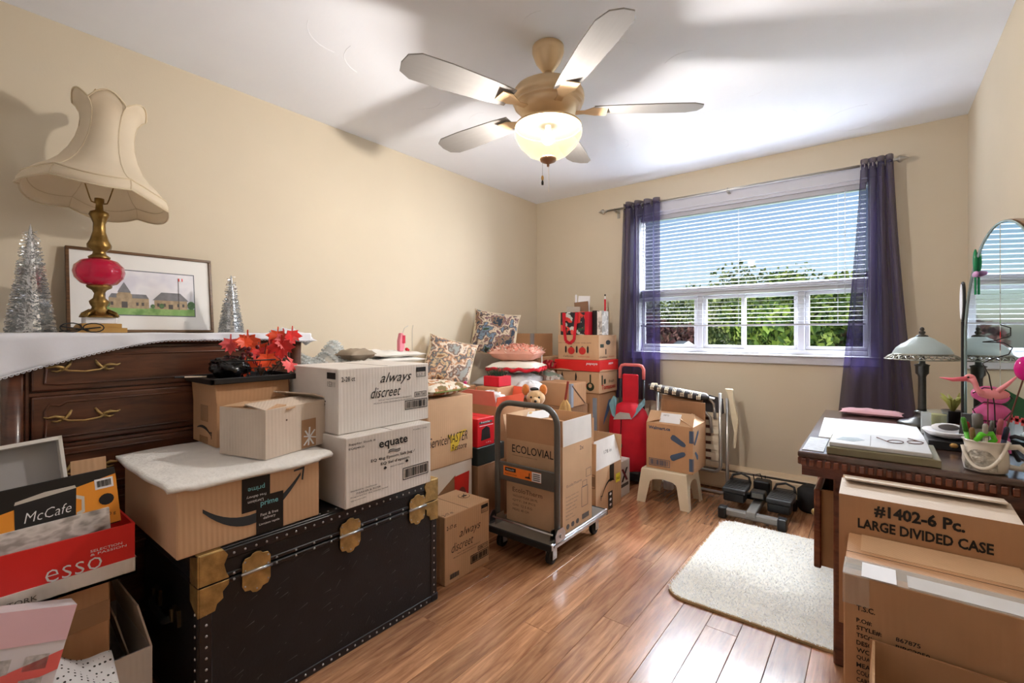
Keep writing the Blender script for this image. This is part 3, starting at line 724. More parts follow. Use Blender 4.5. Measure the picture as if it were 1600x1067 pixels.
pf.rect(.52, .16, .38, .2, ST, 'print_hall', .0008); pf.poly([(.5, .36), (.92, .36), (.82, .54), (.6, .54)], RF, 'print_hall_roof', .001)
pf.rect(.17, .17, .06, .13, INKG, 'print_door', .002); pf.rect(.68, .17, .05, .1, INKG, 'print_door', .002)
for x in (.06, .32, .38, .55, .62, .78, .84): pf.rect(x, .22, .025, .07, INKG, 'print_window', .002)
for x, s_ in ((.6, .05), (.95, .08), (.5, .04), (.02, .06)): pf.poly([(x + s_ * .6 * math.cos(a), .17 + s_ * (1.2 + 1.2 * math.sin(a))) for a in [2 * PI * j / 10 for j in range(10)]], mat('print_tree', (92, 122, 84), .7, var=.3, scale=70), 'print_bush', .0024)
pf.rect(.80, .16, .006, .72, INKG, 'print_flagpole', .0025); pf.rect(.805, .82, .05, .07, REDC, 'print_flag', .003); pf.rect(.818, .82, .024, .07, PAPER, 'print_flag', .0035)

# ================================================================== black trunk
TB = mat('black_fibre', (19, 21, 26), .4, var=.3, scale=14, bump=.08, bscale=120)
TE = mat('black_edge', (16, 18, 26), .3, var=.3, coat=.3)
tr = thing('steamer_trunk', 'large black steamer trunk with brass corners, clasps and rivets, scuffed', 'trunk', (-1.78, .945, 0))
hx, hy, zl, zt = .26, .455, .44, .53
MB().box(-hx, hx, -hy, hy, 0.0, zl - .002).build('body', TB, tr, bevel=.006)
MB().box(-hx, hx, -hy, hy, zl + .001, zt).build('lid', TB, tr, bevel=.008, seg=2)
e = .022; ew = .034
def strip(x0, x1, y0, y1, z0, z1): return MB().box(x0, x1, y0, y1, z0, z1).build('edge_strip', TE, tr, bevel=.0025)
k = .0035
strip(hx - .002, hx + k, -hy, hy, zt - ew, zt - .003); strip(hx - .002, hx + k, -hy, hy, zl - .016, zl - .003); strip(hx - .002, hx + k, -hy, hy, zl + .003, zl + .016)
strip(hx - .002, hx + k, -hy, -hy + ew, .03, zl - .016); strip(hx - .002, hx + k, hy - ew, hy, .03, zl - .016); strip(hx - .002, hx + k, -hy, hy, 0, .03)
strip(-hx, hx + k, -hy - k, -hy + .002, zt - ew, zt - .003); strip(-hx, hx + k, -hy - k, -hy + .002, 0, .03); strip(hx - ew, hx, -hy - k, -hy + .002, .03, zl)
strip(hx - ew, hx, -hy, hy, zt - .002, zt + k); strip(-hx, hx, hy - ew, hy, zt - .002, zt + k); strip(-hx, hx, -hy, -hy + ew, zt - .002, zt + k)
q = MB(); n = 26
def rivet(x, y, z, ax='x'):
    r = .0042
    if ax == 'x': q.ball((x, y, z), r * .7, r, r, 6, 4)
    elif ax == 'z': q.ball((x, y, z), r, r, r * .7, 6, 4)
    else: q.ball((x, y, z), r, r * .7, r, 6, 4)
for i in range(n):
    y = -hy + .06 + (2 * hy - .12) * i / (n - 1)
    rivet(hx + k, y, zt - .02); rivet(hx + k, y, .014)
    if i % 2: rivet(hx + k, y, zl - .009); rivet(hx + k, y, zl + .009)
    rivet(hx - .018, y, zt + k, 'z')
for i in range(11):
    z = .04 + .32 * i / 10; rivet(hx + k, -hy + .018, z); rivet(hx + k, hy - .018, z); rivet(hx - .018, -hy - k, z, 'y')
o = q.build('rivets', STEEL, tr, smooth=True); o['kind'] = 'stuff'
SCR = mat('scuff', (88, 88, 92), .7, var=.2)
rs = random.Random(11); q = MB()
for i in range(100):
    y = rs.uniform(-hy + .06, hy - .05); z = rs.uniform(.05, zl - .03); L_ = rs.uniform(.004, .04); a = rs.choice((.35, .35, .2, .9)) + rs.uniform(-.15, .15); wd = rs.uniform(.0004, .0018)
    dy, dz = L_ * math.cos(a), L_ * math.sin(a); q.add([(hx + .0006, y, z), (hx + .0006, y + dy, z + dz - wd), (hx + .0006, y + dy, z + dz + wd)], [(0, 1, 2)])
q.build('scuffs', SCR, tr)
for s_ in (-1, 1):   # big brass corner pieces on the front, upper corners
    y0 = s_ * hy; d = -s_
    for up in (1, 0):
        P_ = ([(0, 0), (.062, 0), (.075, .02), (.064, .045), (.07, .07), (.078, .088), (0, .088)] if up else [(0, 0), (.078, 0), (.076, -.015), (.060, -.03), (.062, -.05), (.045, -.06), (.04, -.078), (0, -.082)])
        zb = zl + .003 if up else zl - .002
        if up: P_ = [(a, .088 - b) for a, b in P_]
        MB().slab([(hx + .002, y0 + d * a, zb + b) for a, b in P_], (.0045, 0, 0)).build('brass_corner', BRASS, tr, bevel=.001)
        MB().slab([(hx + .005, y0 + s_ * .0005, zb + b) for b in (0, .088 if up else -.082)] + [(hx - .055, y0 + s_ * .0005, zb + b) for b in (.07 if up else -.05, 0)], (0, s_ * .0042, 0)).build('brass_corner', BRASS, tr)
    MB().box(hx - .055, hx + .006, min(y0, y0 + d * .06) - (.004 if s_ < 0 else 0), max(y0, y0 + d * .06) + (.004 if s_ > 0 else 0), zt, zt + .0045).build('brass_corner', BRASS, tr, bevel=.002)
    q = MB(); q.box(hx - .04, hx + .007, y0 - .034 if s_ > 0 else y0 - .005, y0 + .005 if s_ > 0 else y0 + .034, -.0, .034); q.build('foot_corner', mat('dark_steel', (70, 70, 76), .4, .9, var=.2), tr, bevel=.006, seg=2)
for yc in (.645 - .945, .972 - .945, 1.287 - .945):
    cl_ = empty('clasp', tr, (hx + .004, yc, zl - .004))
    P1 = [(-.042, 0), (.042, 0), (.042, .03), (.034, .043), (.018, .045), (.012, .052), (0, .055), (-.012, .052), (-.018, .045), (-.034, .043), (-.042, .03)]
    MB().slab([(0, a, b + .001) for a, b in P1], (.004, 0, 0)).build('clasp_plate', BRASS, cl_, bevel=.001)
    MB().slab([(0, a, -b * 1.25 - .001) for a, b in P1[::-1]], (.004, 0, 0)).build('clasp_plate', BRASS, cl_, bevel=.001)
    MB().tube([(.006, -.046, 0), (.006, .046, 0)], .005, 10).build('hinge_pin', STEEL, cl_, smooth=True)
    q = MB()
    for a, b in ((-.034, .034), (.034, .034), (-.034, .008), (.034, .008), (-.034, -.04), (.034, -.04), (0, -.058)): q.ball((.004, a, b), .003, n=6, m=4)
    q.build('clasp_rivets', STEEL, cl_)
q = MB(); yh = -hy - .004
for xx in (-.09, .09): MB().obox((xx, yh, .30), (.05, .01, .05)).tube([(xx, yh - .012, .33), (xx, yh - .012, .29)], .007, 8).build('handle_mount', mat('worn_brass_dark', (92, 82, 60), .5, .8, var=.3), tr)
MB().tube([(-.09, yh - .012, .30), (-.06, yh - .022, .285), (.06, yh - .022, .285), (.09, yh - .012, .30)], .011, 8).build('side_handle', BLACKT, tr, smooth=True)

# ================================================================== cartons on the trunk
ARM = INK
A = Carton('shipping_carton', 'wide carton with curved arrow print and black tape on the trunk', -2.06, -1.53, .44, .86, .5345, .735, KRAFT2)
f = A.face('px')
f.rect(.40, .40, .20, .61, BLACK, 'black_tape'); f.rect(.50, -.0, .20, .60, BLACK, 'black_tape', .0006)
f.smile(.15, .60, .84, .80, .42, .15, mat('arrow_ink', (48, 54, 60), .6, var=0), head=.055)
for (s, a, b, w_, fl_) in (('prime', .44, .70, .12, True), ('prime', .53, .42, .13, False)): f.text(s, a, b, w_, m=mat('teal_ink', (120, 190, 200), .6, var=0), flip=fl_, lift=.0016, bold=.01)
for (s, a, b, w_, fl_) in (('Free delivery', .43, .60, .14, True), ('Livraison', .44, .52, .11, True), ('Fast & free', .53, .28, .13, False), ('delivery', .55, .21, .09, False), ('Livraison rapide', .52, .13, .15, False)): f.text(s, a, b, w_, m=PAPER, flip=fl_, lift=.0016)
FOAM = mat('white_foam_wrap', (236, 234, 230), .7, var=.06, bump=.5, bscale=45)
fo = thing('foam_sheet', 'white foam wrap sheet lying between the wide carton and the boxes above', 'packing sheet', (-1.79, .66, .7365))
def foam(u, v):
    a, b = u * 2 - 1, v * 2 - 1; k = 1 - .05 * abs(a) ** 6 * abs(b) ** 2
    edge = max(0, a - .93) / .07
    return (a * .285 * k, b * .255 * (1 - .04 * abs(b) ** 6 * abs(a) ** 2) , .006 + .0015 * math.sin(9 * a + 5 * b) - .014 * edge * (1 if abs(b) < .8 else .6) + (.0))
MB().grid(foam, 40, 30).build('sheet', FOAM, fo, smooth=True, solid=.011)

Cc = Carton('smile_carton', 'open brown carton with small arrow print, holding up the black tray', -2.12, -1.885, .665, .93, .7515, .905, KRAFT, open=True)
Cc.flap('px', .075, -8); Cc.flap('ny', .075, 4); Cc.flap('nx', .07, 10, .05); f = Cc.face('ny')
f.smile(.2, .35, .78, .25, -.1, .07, INK, head=.06); f.rect(.35, .55, .3, .4, TAPE, 'tape_strip'); f.rect(.3, .02, .35, .16, TAPE, 'tape_strip')
Dc = Carton('taped_carton', 'crumpled pale carton with an X-marked tape patch, set askew on the foam sheet', -1.835, -1.615, .665, .961, .7515, .915, PALE, rz=15.7, open=True)
f = Dc.face('px'); f.rect(.50, .02, .22, .62, TAPE, 'tape_strip')
for (p, q_) in (((.53, .08), (.70, .38)), ((.55, .40), (.68, .06)), ((.60, .06), (.62, .46)), ((.53, .28), (.72, .20))):
    d_ = Vector((q_[0] - p[0], q_[1] - p[1])).normalized() * .012; f.poly([(p[0] + d_.y, p[1] - d_.x), (q_[0] + d_.y, q_[1] - d_.x), (q_[0] - d_.y, q_[1] + d_.x), (p[0] - d_.y, p[1] + d_.x)], PAPER, 'tape_scratch', .0008)
f.poly([(.28 + .012 * math.cos(a), .72 + .02 * math.sin(a)) for a in [2 * PI * j / 8 for j in range(8)]], INKB, 'spot')
Dc.flap('px', .11, -83, .03); Dc.flap('nx', .11, -86, .02, KRAFT2); Dc.flap('ny', .09, -86, .04, KRAFT2); Dc.flap('py', .09, -70, .04)
MB().obox((.02, .01, .158), (.15, .20, .004), (.06, -.05, .3)).build('inner_card', KRAFT2, Dc.root)
def always_print(B, code='80817560', ct='2-28 ct', big=1.0):
    f = B.face('px')
    f.text(ct, .03, .80, .13, .075, INK, bold=.01)
    f.text('always', .42, .68, .36, .21, INK, shear=.4, bold=.0); f.text('discreet', .32, .49, .33, .17, INK, shear=.4, bold=.0)
    f.text("ADULT INCONTINENCE PRODUCT", .40, .435, .38, .022, INK); f.text("PRODUIT D'INCONTINENCE POUR ADULTES", .35, .39, .46, .022, INK)
    f.rect(.84, .86, .12, .08, INK, 'code_block'); f.frame(.84, .77, .12, .17, INK, .002); f.text('15311', .855, .79, .09, .05, INK)
    f.frame(.82, .42, .15, .09, INK, .002); f.text(code, .835, .44, .12, .05, INK, bold=.01)
    f.barcode(.70, .22, .28, .16)
G = Carton('epsom_salt_carton', 'daylight-paled carton of epsom salt jugs standing on the trunk top', -1.90, -1.495, .94, 1.345, .5345, .79, GREYC)  # brown carton in pale card: window daylight put into its colour
f = G.face('px')
f.text('Supplier Stock #', .03, .88, .28, .04, INK, bold=.01); f.text('EQEJ4KG', .03, .82, .16, .035, INK, bold=.01); f.text('4 units / case', .76, .92, .18, .025, INK)
f.text('equate', .35, .72, .34, .15, INK, bold=.018); f.text('EQ 4kg Epsom Salt Jug /', .26, .565, .52, .055, INK, bold=.012); f.text("EQ Sel d'epsom", .37, .485, .34, .055, INK, bold=.012)
for b_ in (.695, .67): f.poly([(.46 + .14 * t, b_ + .012 * math.sin(6.28 * t)) for t in [i / 10 for i in range(11)]] + [(.46 + .14 * t, b_ - .012 + .012 * math.sin(6.28 * t)) for t in [1 - i / 10 for i in range(11)]], INK, 'wave_mark')
f.text('MADE IN CANADA', .48, .43, .16, .02, INK); f.barcode(.63, .17, .33, .19)
def maple(f, a, b, s, m, lift=.0002):
    k = s * f.w / f.h; o = [(0, 1), (.18, .6), (.4, .72), (.36, .35), (.7, .5), (.62, .25), (.95, .1), (.5, -.25), (.56, -.45), (.06, -.38), (.05, -.8), (-.05, -.8), (-.06, -.38), (-.56, -.45), (-.5, -.25), (-.95, .1), (-.62, .25), (-.7, .5), (-.36, .35), (-.4, .72), (-.18, .6)]
    f.poly([(a + x * s, b + y * k) for x, y in o], m, 'maple_leaf_mark', lift)
maple(f, .42, .44, .022, INK); maple(f, .68, .46, .022, INK)
for i, s in enumerate(('Distributed by / Distribue par', 'PARKER & RUSK', 'Prepared for the stores listed', 'epsomsalt')): f.text(s, .05 + (.06 if i == 1 else 0), .22 - .045 * i, (.28, .26, .40, .16)[i], .026, INK)
F_ = Carton('hygiene_carton', 'daylight-paled carton marked 2-28 ct stacked on the epsom salt carton', -1.925, -1.56, .95, 1.39, .7915, 1.036, GREYC)  # pale base colour carries the daylight that whitens this brown carton
always_print(F_); f = F_.face('ny'); f.text('18 ct', .02, .78, .12, .08, INK, bold=.01); f.rect(.80, .84, .16, .10, INK, 'code_block'); f.text('15311', .81, .72, .14, .08, INK); f.text('always', .40, .36, .38, .18, INK, shear=.35)

# black tray, wire basket, leaves
tray = thing('black_tray', 'shallow black plastic tray resting on the open brown carton', 'tray', (-2.0, .80, .982))
q = MB(); q.box(-.12, .12, -.15, .16, 0, .006)
for a in ((-.13, .13, -.16, -.145), (-.13, .13, .155, .17)): q.box(a[0], a[1], a[2], a[3], .0, .022)
for a in ((-.13, -.118), (.118, .13)): q.box(a[0], a[1], -.16, .17, 0, .022)
q.build('tray_body', BLACK, tray, bevel=.004)
bk = thing('wire_basket', 'black wire basket holding a crumpled black bag and red leaves', 'basket', (-1.975, .815, .989))
q = MB()
def ring(r1, r2, z, n=28): return [(r2 * math.cos(2 * PI * j / n), r1 * math.sin(2 * PI * j / n), z) for j in range(n)]
q.tube(ring(.075, .055, .002), .002, 5, closed=True); q.tube(ring(.135, .095, .075), .0026, 5, closed=True); q.tube(ring(.115, .08, .045), .0014, 5, closed=True)
for j in range(18):
    a = 2 * PI * j / 18; q.tube([(.055 * math.cos(a), .075 * math.sin(a), .002), (.095 * math.cos(a), .135 * math.sin(a), .075)], .0013, 4)
q.build('wires', BLACK, bk)
bg_ = thing('crumpled_bag', 'crumpled black plastic bag in the left of the wire basket', 'bag', (-1.965, .74, .992))
rb = random.Random(5); ph = [rb.random() * 6 for _ in range(8)]
MB().ball((0, 0, .043), .07, .065, .042, 30, 18, fn=lambda t, a: 1 + .10 * math.sin(5 * a + 4 * t + ph[0]) + .07 * math.sin(11 * a - 6 * t + ph[1]) + .05 * math.sin(17 * a + 9 * t)).build('bag', mat('black_film', (20, 20, 22), .22, var=.1), bg_, smooth=True)
lv = thing('leaf_spray', 'spray of red and orange artificial maple leaves in the wire basket', 'artificial leaves', (-1.955, .85, .995)); lv.scale = (1.15, 1.2, 1.2)
LR = [mat('leaf_red', (214, 34, 30), .45, var=.25, scale=20), mat('leaf_orange', (232, 78, 34), .45, var=.2, scale=20), mat('leaf_rose', (222, 84, 84), .45, var=.2, scale=20)]
LO = [(0, 1), (.18, .6), (.4, .72), (.36, .35), (.7, .5), (.62, .25), (.95, .1), (.5, -.25), (.56, -.45), (.06, -.38), (.05, -.8), (-.05, -.8), (-.06, -.38), (-.56, -.45), (-.5, -.25), (-.95, .1), (-.62, .25), (-.7, .5), (-.36, .35), (-.4, .72), (-.18, .6)]
rl = random.Random(21)
for i in range(22):
    s = rl.uniform(.028, .05); c = Vector((rl.uniform(-.05, .06), rl.uniform(-.09, .09), rl.uniform(.02, .125)))
    if i < 4: c = Vector((.0 + .01 * i, .03 + .02 * i, .125 + .012 * (i % 2)))
    R = Euler((rl.uniform(-.6, .6), rl.uniform(.5, 1.7), rl.uniform(-.7, .7))).to_matrix()
    pts = [c + R @ Vector((y * s, x * s, .25 * s * (x * x - .3 * y))) for x, y in LO]; ce = c + R @ Vector((0, 0, -.06 * s))
    mb = MB(); mb.add(pts + [ce], [(k, (k + 1) % len(pts), len(pts)) for k in range(len(pts))]); mb.build('leaf', LR[i % 3], lv, solid=.0008)
q = MB(); 
for i in range(12): q.ball((rl.uniform(.0, .06), rl.uniform(-.08, -.02), rl.uniform(.06, .11)), .007, n=8, m=6)
q.build('berries', mat('dark_berry', (96, 26, 36), .3, var=.1), lv, smooth=True)
q = MB()
for i in range(6): a = i * 1.05; q.tube([(0, 0, .0), (.02 * math.cos(a), .03 * math.sin(a), .06), (.04 * math.cos(a), .07 * math.sin(a), .11)], .0014, 4)
q.build('stems', INKB, lv)
pk = thing('wand', 'thin pale stick with a dark tip poking out beside the black tray', 'stick', (-1.955, .655, 1.004), 0)
MB().tube([(0, .0, .004), (.0, -.07, .007)], .003, 6).build('rod', mat('tan_stick', (196, 180, 160), .5, var=.05), pk); MB().tube([(0, -.07, .007), (0, -.1, .008)], .004, 6).build('tip', BLACK, pk)
# bubble wrap and the quilted pile behind
SUP = Carton('storage_carton', 'tall carton against the left wall under the folded white quilt', -2.60, -2.06, 1.16, 1.78, 0, .96, KRAFT2)
bw = thing('bubble_wrap', 'crumpled sheet of clear bubble wrap behind the carton marked 2-28 ct', 'bubble wrap', (-2.2, 1.27, .962)); bw.scale = (1.1, 1.25, 1.25)
BW = clear('bubble_film', (225, 232, 232), .55, .12)
def bwf(u, v):
    a, b = u * 2 - 1, v * 2 - 1
    return (a * .17, b * .12, .075 + .035 * math.sin(3.1 * a + 1.2) * math.cos(2.3 * b) - .045 * (a * a + b * b) * .7 + .03 * math.sin(5 * b + 2 * a))
q = MB(); q.grid(bwf, 16, 12)
for i in range(17):
    for j in range(13):
        u, v = (i + .5 * (j % 2)) / 17, j / 12.5; p = bwf(u, v); q.ball((p[0], p[1], p[2] + .002), .009, .009, .006, 6, 4)
q.build('film', BW, bw, smooth=True)
q = MB(); q.grid(lambda u, v: (-.18 + .36 * u, -.13 + .26 * v, .012 + .02 * math.sin(7 * u) * math.sin(5 * v) ** 2), 12, 12); q.build('film', BW, bw, smooth=True)
qt = thing('folded_quilt', 'folded white quilt piled on the carton against the left wall', 'quilt', (-2.25, 1.60, .962))
QM = mat('quilt_white', (232, 230, 224), .85, var=.06, sheen=.3)
for k, (z, sx, sy, th) in enumerate(((.022, .46, .36, .044), (.058, .45, .35, .04), (.088, .42, .33, .035))):
    pad('quilt_fold', QM, qt, (.01 * k, 0.01 * k, z), sx, sy, th, (0, 0, .03 * k), 18, seed=k, rough=.006)
hp = thing('brown_pouch', 'small taupe cloth pouch lying on the folded quilt', 'pouch', (-2.04, 1.34, 1.04), .2)
SUP2 = None
pad('pouch', mat('taupe_cloth', (150, 136, 118), .9, var=.1), hp, (0, 0, .022), .12, .17, .055, (0, 0, 0), 12, seed=9, rough=.005)
py = thing('pink_toy', 'pink toy bird with wire feelers standing on the folded quilt', 'toy', (-2.13, 1.69, 1.066))
PK = mat('pink_felt', (232, 140, 156), .7, var=.06)
q = MB(); q.slab([(0, -.03, 0), (0, .0, 0), (0, .008, .03), (0, -.004, .07), (0, -.001, .1), (0, -.018, .105), (0, -.03, .06)], (.03, 0, 0)); q.build('body', PK, py, bevel=.006, seg=2)
MB().box(.03, .033, -.012, .006, .045, .09).build('wing', mat('red_felt', (196, 40, 70), .7, var=.05), py)
q = MB(); q.ball((.015, .03, .01), .01, n=8, m=6); q.ball((.015, .042, .006), .007, n=8, m=6); q.build('feet', RED, py)
q = MB(); q.tube([(.015, .0, .10), (.015, .012, .13), (.015, .04, .145)], .0016, 5); q.tube([(.015, .07, .0), (.015, .07, .12), (.015, .076, .148)], .0012, 5); q.build('feelers', STEEL, py)

# ================================================================== cartons between the trunk and the trolley
J = Carton('hygiene_carton', 'small brown carton marked 2-17 ct on the floor past the trunk', -1.80, -1.56, 1.49, 1.80, 0, .318, KRAFT2)
f = J.face('px'); f.text('2-17 ct', .03, .80, .20, .06, INK, bold=.015)
f.text('always', .30, .58, .48, .16, INK, shear=.35, bold=-.005); f.text('discreet', .13, .44, .48, .13, INK, shear=.35, bold=-.005)
f.text('ADULT INCONTINENCE PRODUCT', .25, .385, .52, .018, INK); f.text("PRODUIT D'INCONTINENCE", .17, .345, .5, .018, INK)
f.rect(.80, .90, .16, .055, INK, 'code_block'); f.frame(.80, .83, .16, .125, INK, .002); f.text('15311', .82, .845, .12, .035, INK)
f.frame(.72, .27, .24, .07, INK, .002); f.text('50867175', .74, .285, .2, .04, INK, bold=.01); f.barcode(.55, .12, .42, .13); f.barcode(.08, .05, .22, .1, INKG, 14, False)
f = J.face('pzx'); f.text('2-17 ct', .02, .04, .2, .09, INK, bold=.015)
cx_, cy_ = .84, .55; asp = f.w / f.h
f.poly([(cx_ + .10 * math.cos(a), cy_ + .10 * asp * math.sin(a)) for a in [2 * PI * i / 28 for i in range(28)]] , INK, 'no_knife_ring', 0)
f.poly([(cx_ + .092 * math.cos(a), cy_ + .092 * asp * math.sin(a)) for a in [2 * PI * i / 28 for i in range(28)]], KRAFT2, 'no_knife_field', .0006)
f.poly([(cx_ - .05, cy_ - .02), (cx_ + .02, cy_ - .05), (cx_ + .06, cy_ - .02), (cx_ + .02, cy_ + .03), (cx_ - .05, cy_ + .02)], INK, 'knife_mark', .0013)
f.poly([(cx_ - .07, cy_ - .075), (cx_ - .06, cy_ - .085), (cx_ + .07, cy_ + .08), (cx_ + .06, cy_ + .09)], INK, 'no_knife_bar', .0018)
I_ = Carton('chili_carton', 'pale carton with a red packet print under the restoration carton', -2.055, -1.82, 1.60, 1.945, 0, .452, KRAFT2)
f = I_.face('px'); f.rect(0, .0, 1, 1, mat('white_print', (222, 212, 200), .6, var=.03), 'white_print'); f.poly([(.30, .2), (.62, .2), (.62, .86), (.18, .66)], mat('brown_print', (150, 110, 78), .6, var=.05), 'brown_print', .0006)
f.poly([(.62, .2), (.90, .2), (.94, .86), (.60, .84)], mat('packet_red', (206, 48, 40), .4, var=.1), 'red_packet', .0011); f.poly([(.77 + .09 * math.cos(a), .60 + .09 * math.sin(a)) for a in [2 * PI * i / 14 for i in range(14)]], mat('packet_badge', (120, 60, 48), .5, var=.2), 'packet_badge', .0016); f.text('CHILI', .68, .56, .18, .05, PAPER, lift=.003)
H_ = Carton('restoration_carton', 'tall carton printed with a cleaning firm name, topped by a floral cushion', -2.055, -1.815, 1.61, 1.952, .4535, .822, KRAFT2)
f = H_.face('px'); YG = mat('print_yellow', (216, 184, 60), .5, var=.1)
f.poly([(.40, .45), (.48, .36), (.48, .20), (.60, .20), (.72, .38), (.85, .48), (.70, .47), (.56, .42)], YG, 'yellow_swoosh'); f.text('ServiceMASTER', .02, .32, .84, .14, INK, shear=.25, lift=.0012, bold=-.005); f.text('Restore', .50, .20, .34, .09, INK, shear=.25, lift=.0012)
cu = thing('floral_cushion', 'rust floral chair cushion with green piping on the restoration carton', 'cushion', (-1.95, 1.765, .822), .05)
FLO = pattern('rust_floral', [(226, 214, 196), (170, 104, 66), (232, 224, 210), (196, 142, 100), (222, 210, 190), (130, 110, 70)], 34, .85)
pad('pad', FLO, cu, (0, 0, .042), .31, .31, .08, (0, 0, 0), 18, seed=3, rough=.004)
def piping(n, m, p, c, sx, sy, r=.004):
    pts = []
    for i in range(48):
        a = 2 * PI * i / 48; k = (abs(math.cos(a)) ** 6 + abs(math.sin(a)) ** 6) ** (-1 / 6); pts.append((c[0] + sx / 2 * k * math.cos(a), c[1] + sy / 2 * k * math.sin(a), c[2]))
    return MB().tube(pts, r, 6, closed=True).build(n, m, p, smooth=True)
piping('piping', mat('green_piping', (122, 132, 70), .8, var=.1), cu, (0, 0, .036), .305, .305)

W1 = Carton('plain_carton', 'plain brown carton under the dark shoebox, left of the trolley', -2.06, -1.80, 1.975, 2.22, 0, .40, KDARK)
W2 = Carton('dark_box', 'flat dark green box under the red kettle box', -2.06, -1.80, 1.975, 2.22, .4015, .505, mat('dark_green_card', (44, 52, 50), .5, var=.08))
W3 = Carton('kettle_box', 'small red appliance box with a black kettle picture', -2.04, -1.805, 1.98, 2.13, .5065, .672, mat('kettle_red', (216, 36, 46), .35, var=.04))
f = W3.face('px'); f.poly([(.2, .22), (.75, .24), (.7, .62), (.5, .70), (.25, .6)], INK, 'kettle_picture'); f.rect(.1, .80, .75, .08, INKG, 'brand_strip'); f.text('kettle', .2, .83, .5, .06, PAPER, lift=.001); f.rect(.1, .72, .8, .015, PAPER, 'white_line'); f.text('1.7 L', .5, .10, .3, .04, PAPER)
V_ = Carton('orange_carton', 'open carton with orange-red flaps behind the restoration carton', -2.2, -1.90, 2.26, 2.55, .35, .70, KRAFT, open=True)
ORG = mat('orange_print', (240, 104, 74), .5, var=.05)
V_.flap('px', .06, 12, m=ORG); V_.flap('nx', .09, 25, m=ORG); V_.flap('ny', .10, 15, m=mat('salmon_print', (238, 150, 136), .5, var=.05)); V_.flap('py', .1, 15, m=ORG)
V0 = Carton('plain_carton', 'plain carton hidden beneath the orange-flapped carton', -2.2, -1.90, 2.26, 2.55, 0, .3485, KDARK)
def bagball(name, label, cat, loc, r3, m, seed, amp=.09, n=26, part='bag'):
    rr = random.Random(seed); p = [rr.random() * 6 for _ in range(6)]
    root = thing(name, label, cat, loc)
    def fn(t, a):
        k = 1 + amp * (math.sin(4 * a + 3 * t + p[0]) + .7 * math.sin(9 * a - 5 * t + p[1]) + .5 * math.sin(15 * a + 8 * t + p[2]))
        return max(.55, min(1.12, k)) if t > .5 else k * .9
    MB().ball((0, 0, r3[2]), r3[0], r3[1], r3[2], n, n // 2, fn).build(part, m, root, smooth=True)
    return root
FILM = clear('white_film', (242, 242, 244), .05, .25, trl=.15, bump=.5, bscale=35)
bagball('plastic_bag', 'crumpled white plastic bag spilling from the orange-flapped carton', 'bag', (-2.04, 2.37, .68), (.09, .10, .05), FILM, 4, .2, 34)
bagball('plastic_bag', 'knotted white plastic bag beside the plush dog', 'bag', (-1.97, 2.72, .702), (.10, .10, .06), FILM, 5, .16, 34)

# ---- trolley ---------------------------------------------------------------
TG = mat('trolley_grey', (98, 96, 92), .4, .3, var=.06)
tv = thing('platform_trolley', 'grey folding platform trolley with tubular handle and black castors', 'trolley', (-1.455, 2.20, 0))
hx, hy = .21, .30
MB().box(-hx + .006, hx - .006, -hy, hy, .105, .128).build('deck', mat('deck_vinyl', (120, 112, 102), .6, var=.1), tv, bevel=.006)
q = MB(); q.box(-hx, -hx + .012, -hy, hy, .10, .135); q.box(hx - .012, hx, -hy, hy, .10, .135)
MB().box(-hx, -hx + .012, -hy, hy, .10, .135).build('side_rail', STEEL, tv, bevel=.003); MB().box(hx - .012, hx, -hy, hy, .10, .135).build('side_rail', STEEL, tv, bevel=.003)
MB().box(hx, hx + .006, -hy + .02, hy - .02, .112, .122).build('rail_rib', STEEL, tv)
for y in (-hy - .006, hy - .006): MB().box(-hx, hx, y, y + .012, .096, .13).build('bumper', BLACKT, tv, bevel=.004)
for sx in (-1, 1):
    for sy in (-1, 1):
        cs = empty('castor', tv, (sx * (hx - .05), sy * (hy - .075), 0))
        q = MB().lathe([(0, -.014), (.030, -.014), (.040, -.010), (.040, .010), (.030, .014), (0, .014)], 20); q.v = [(z, y, x + .04) for x, y, z in q.v]; q.f = [g_[::-1] for g_ in q.f]; q.build('wheel', BLACKT, cs, smooth=False)
        q = MB(); q.box(-.022, -.017, -.018, .018, .03, .092); q.box(.017, .022, -.018, .018, .03, .092); q.box(-.022, .022, -.03, .03, .088, .096); q.tube([(-.024, 0, .04), (.024, 0, .04)], .007, 8); q.build('fork', STEEL, cs)
yh = -.225; R_ = .09; ph = .79; px = hx - .015
pts = [(-px, yh, .13), (-px, yh, .3), (-px, yh, ph - R_)]
pts += [(-px + R_ - R_ * math.cos(a), yh, ph - R_ + R_ * math.sin(a)) for a in [PI / 2 * i / 6 for i in range(1, 7)]]
pts += [(px - R_ + R_ * math.sin(a), yh, ph - R_ + R_ * math.cos(a)) for a in [PI / 2 * i / 6 for i in range(0, 7)]] + [(px, yh, .3), (px, yh, .13)]
MB().tube(pts, .0155, 12).build('handle', TG, tv, smooth=True)
MB().box(-px + .012, px - .012, yh - .006, yh + .006, .365, .465).build('handle_panel', TG, tv, bevel=.004)
f = Face(tv, (-px + .012, yh - .006, .365), (1, 0, 0), (0, 0, 1), 2 * px - .024, .10)
f.rect(.10, .30, .68, .52, mat('sticker_orange', (238, 128, 52), .4, var=.12, scale=20), 'sticker'); f.rect(.13, .56, .20, .20, INK, 'sticker_logo', .0006); f.rect(.62, .32, .16, .48, PAPER, 'sticker_text', .0006); f.text('TROLLEY', .145, .61, .16, .08, PAPER, lift=.0015); f.text('Platform truck', .13, .38, .22, .08, INK, lift=.001); f.poly([(.50, .40), (.60, .40), (.58, .5), (.585, .7), (.57, .7), (.565, .5), (.5, .46)], INK, 'sticker_icon', .0006)
for i in range(4): f.rect(.64, .38 + .1 * i, .12, .05, INKG, 'sticker_line', .0011)
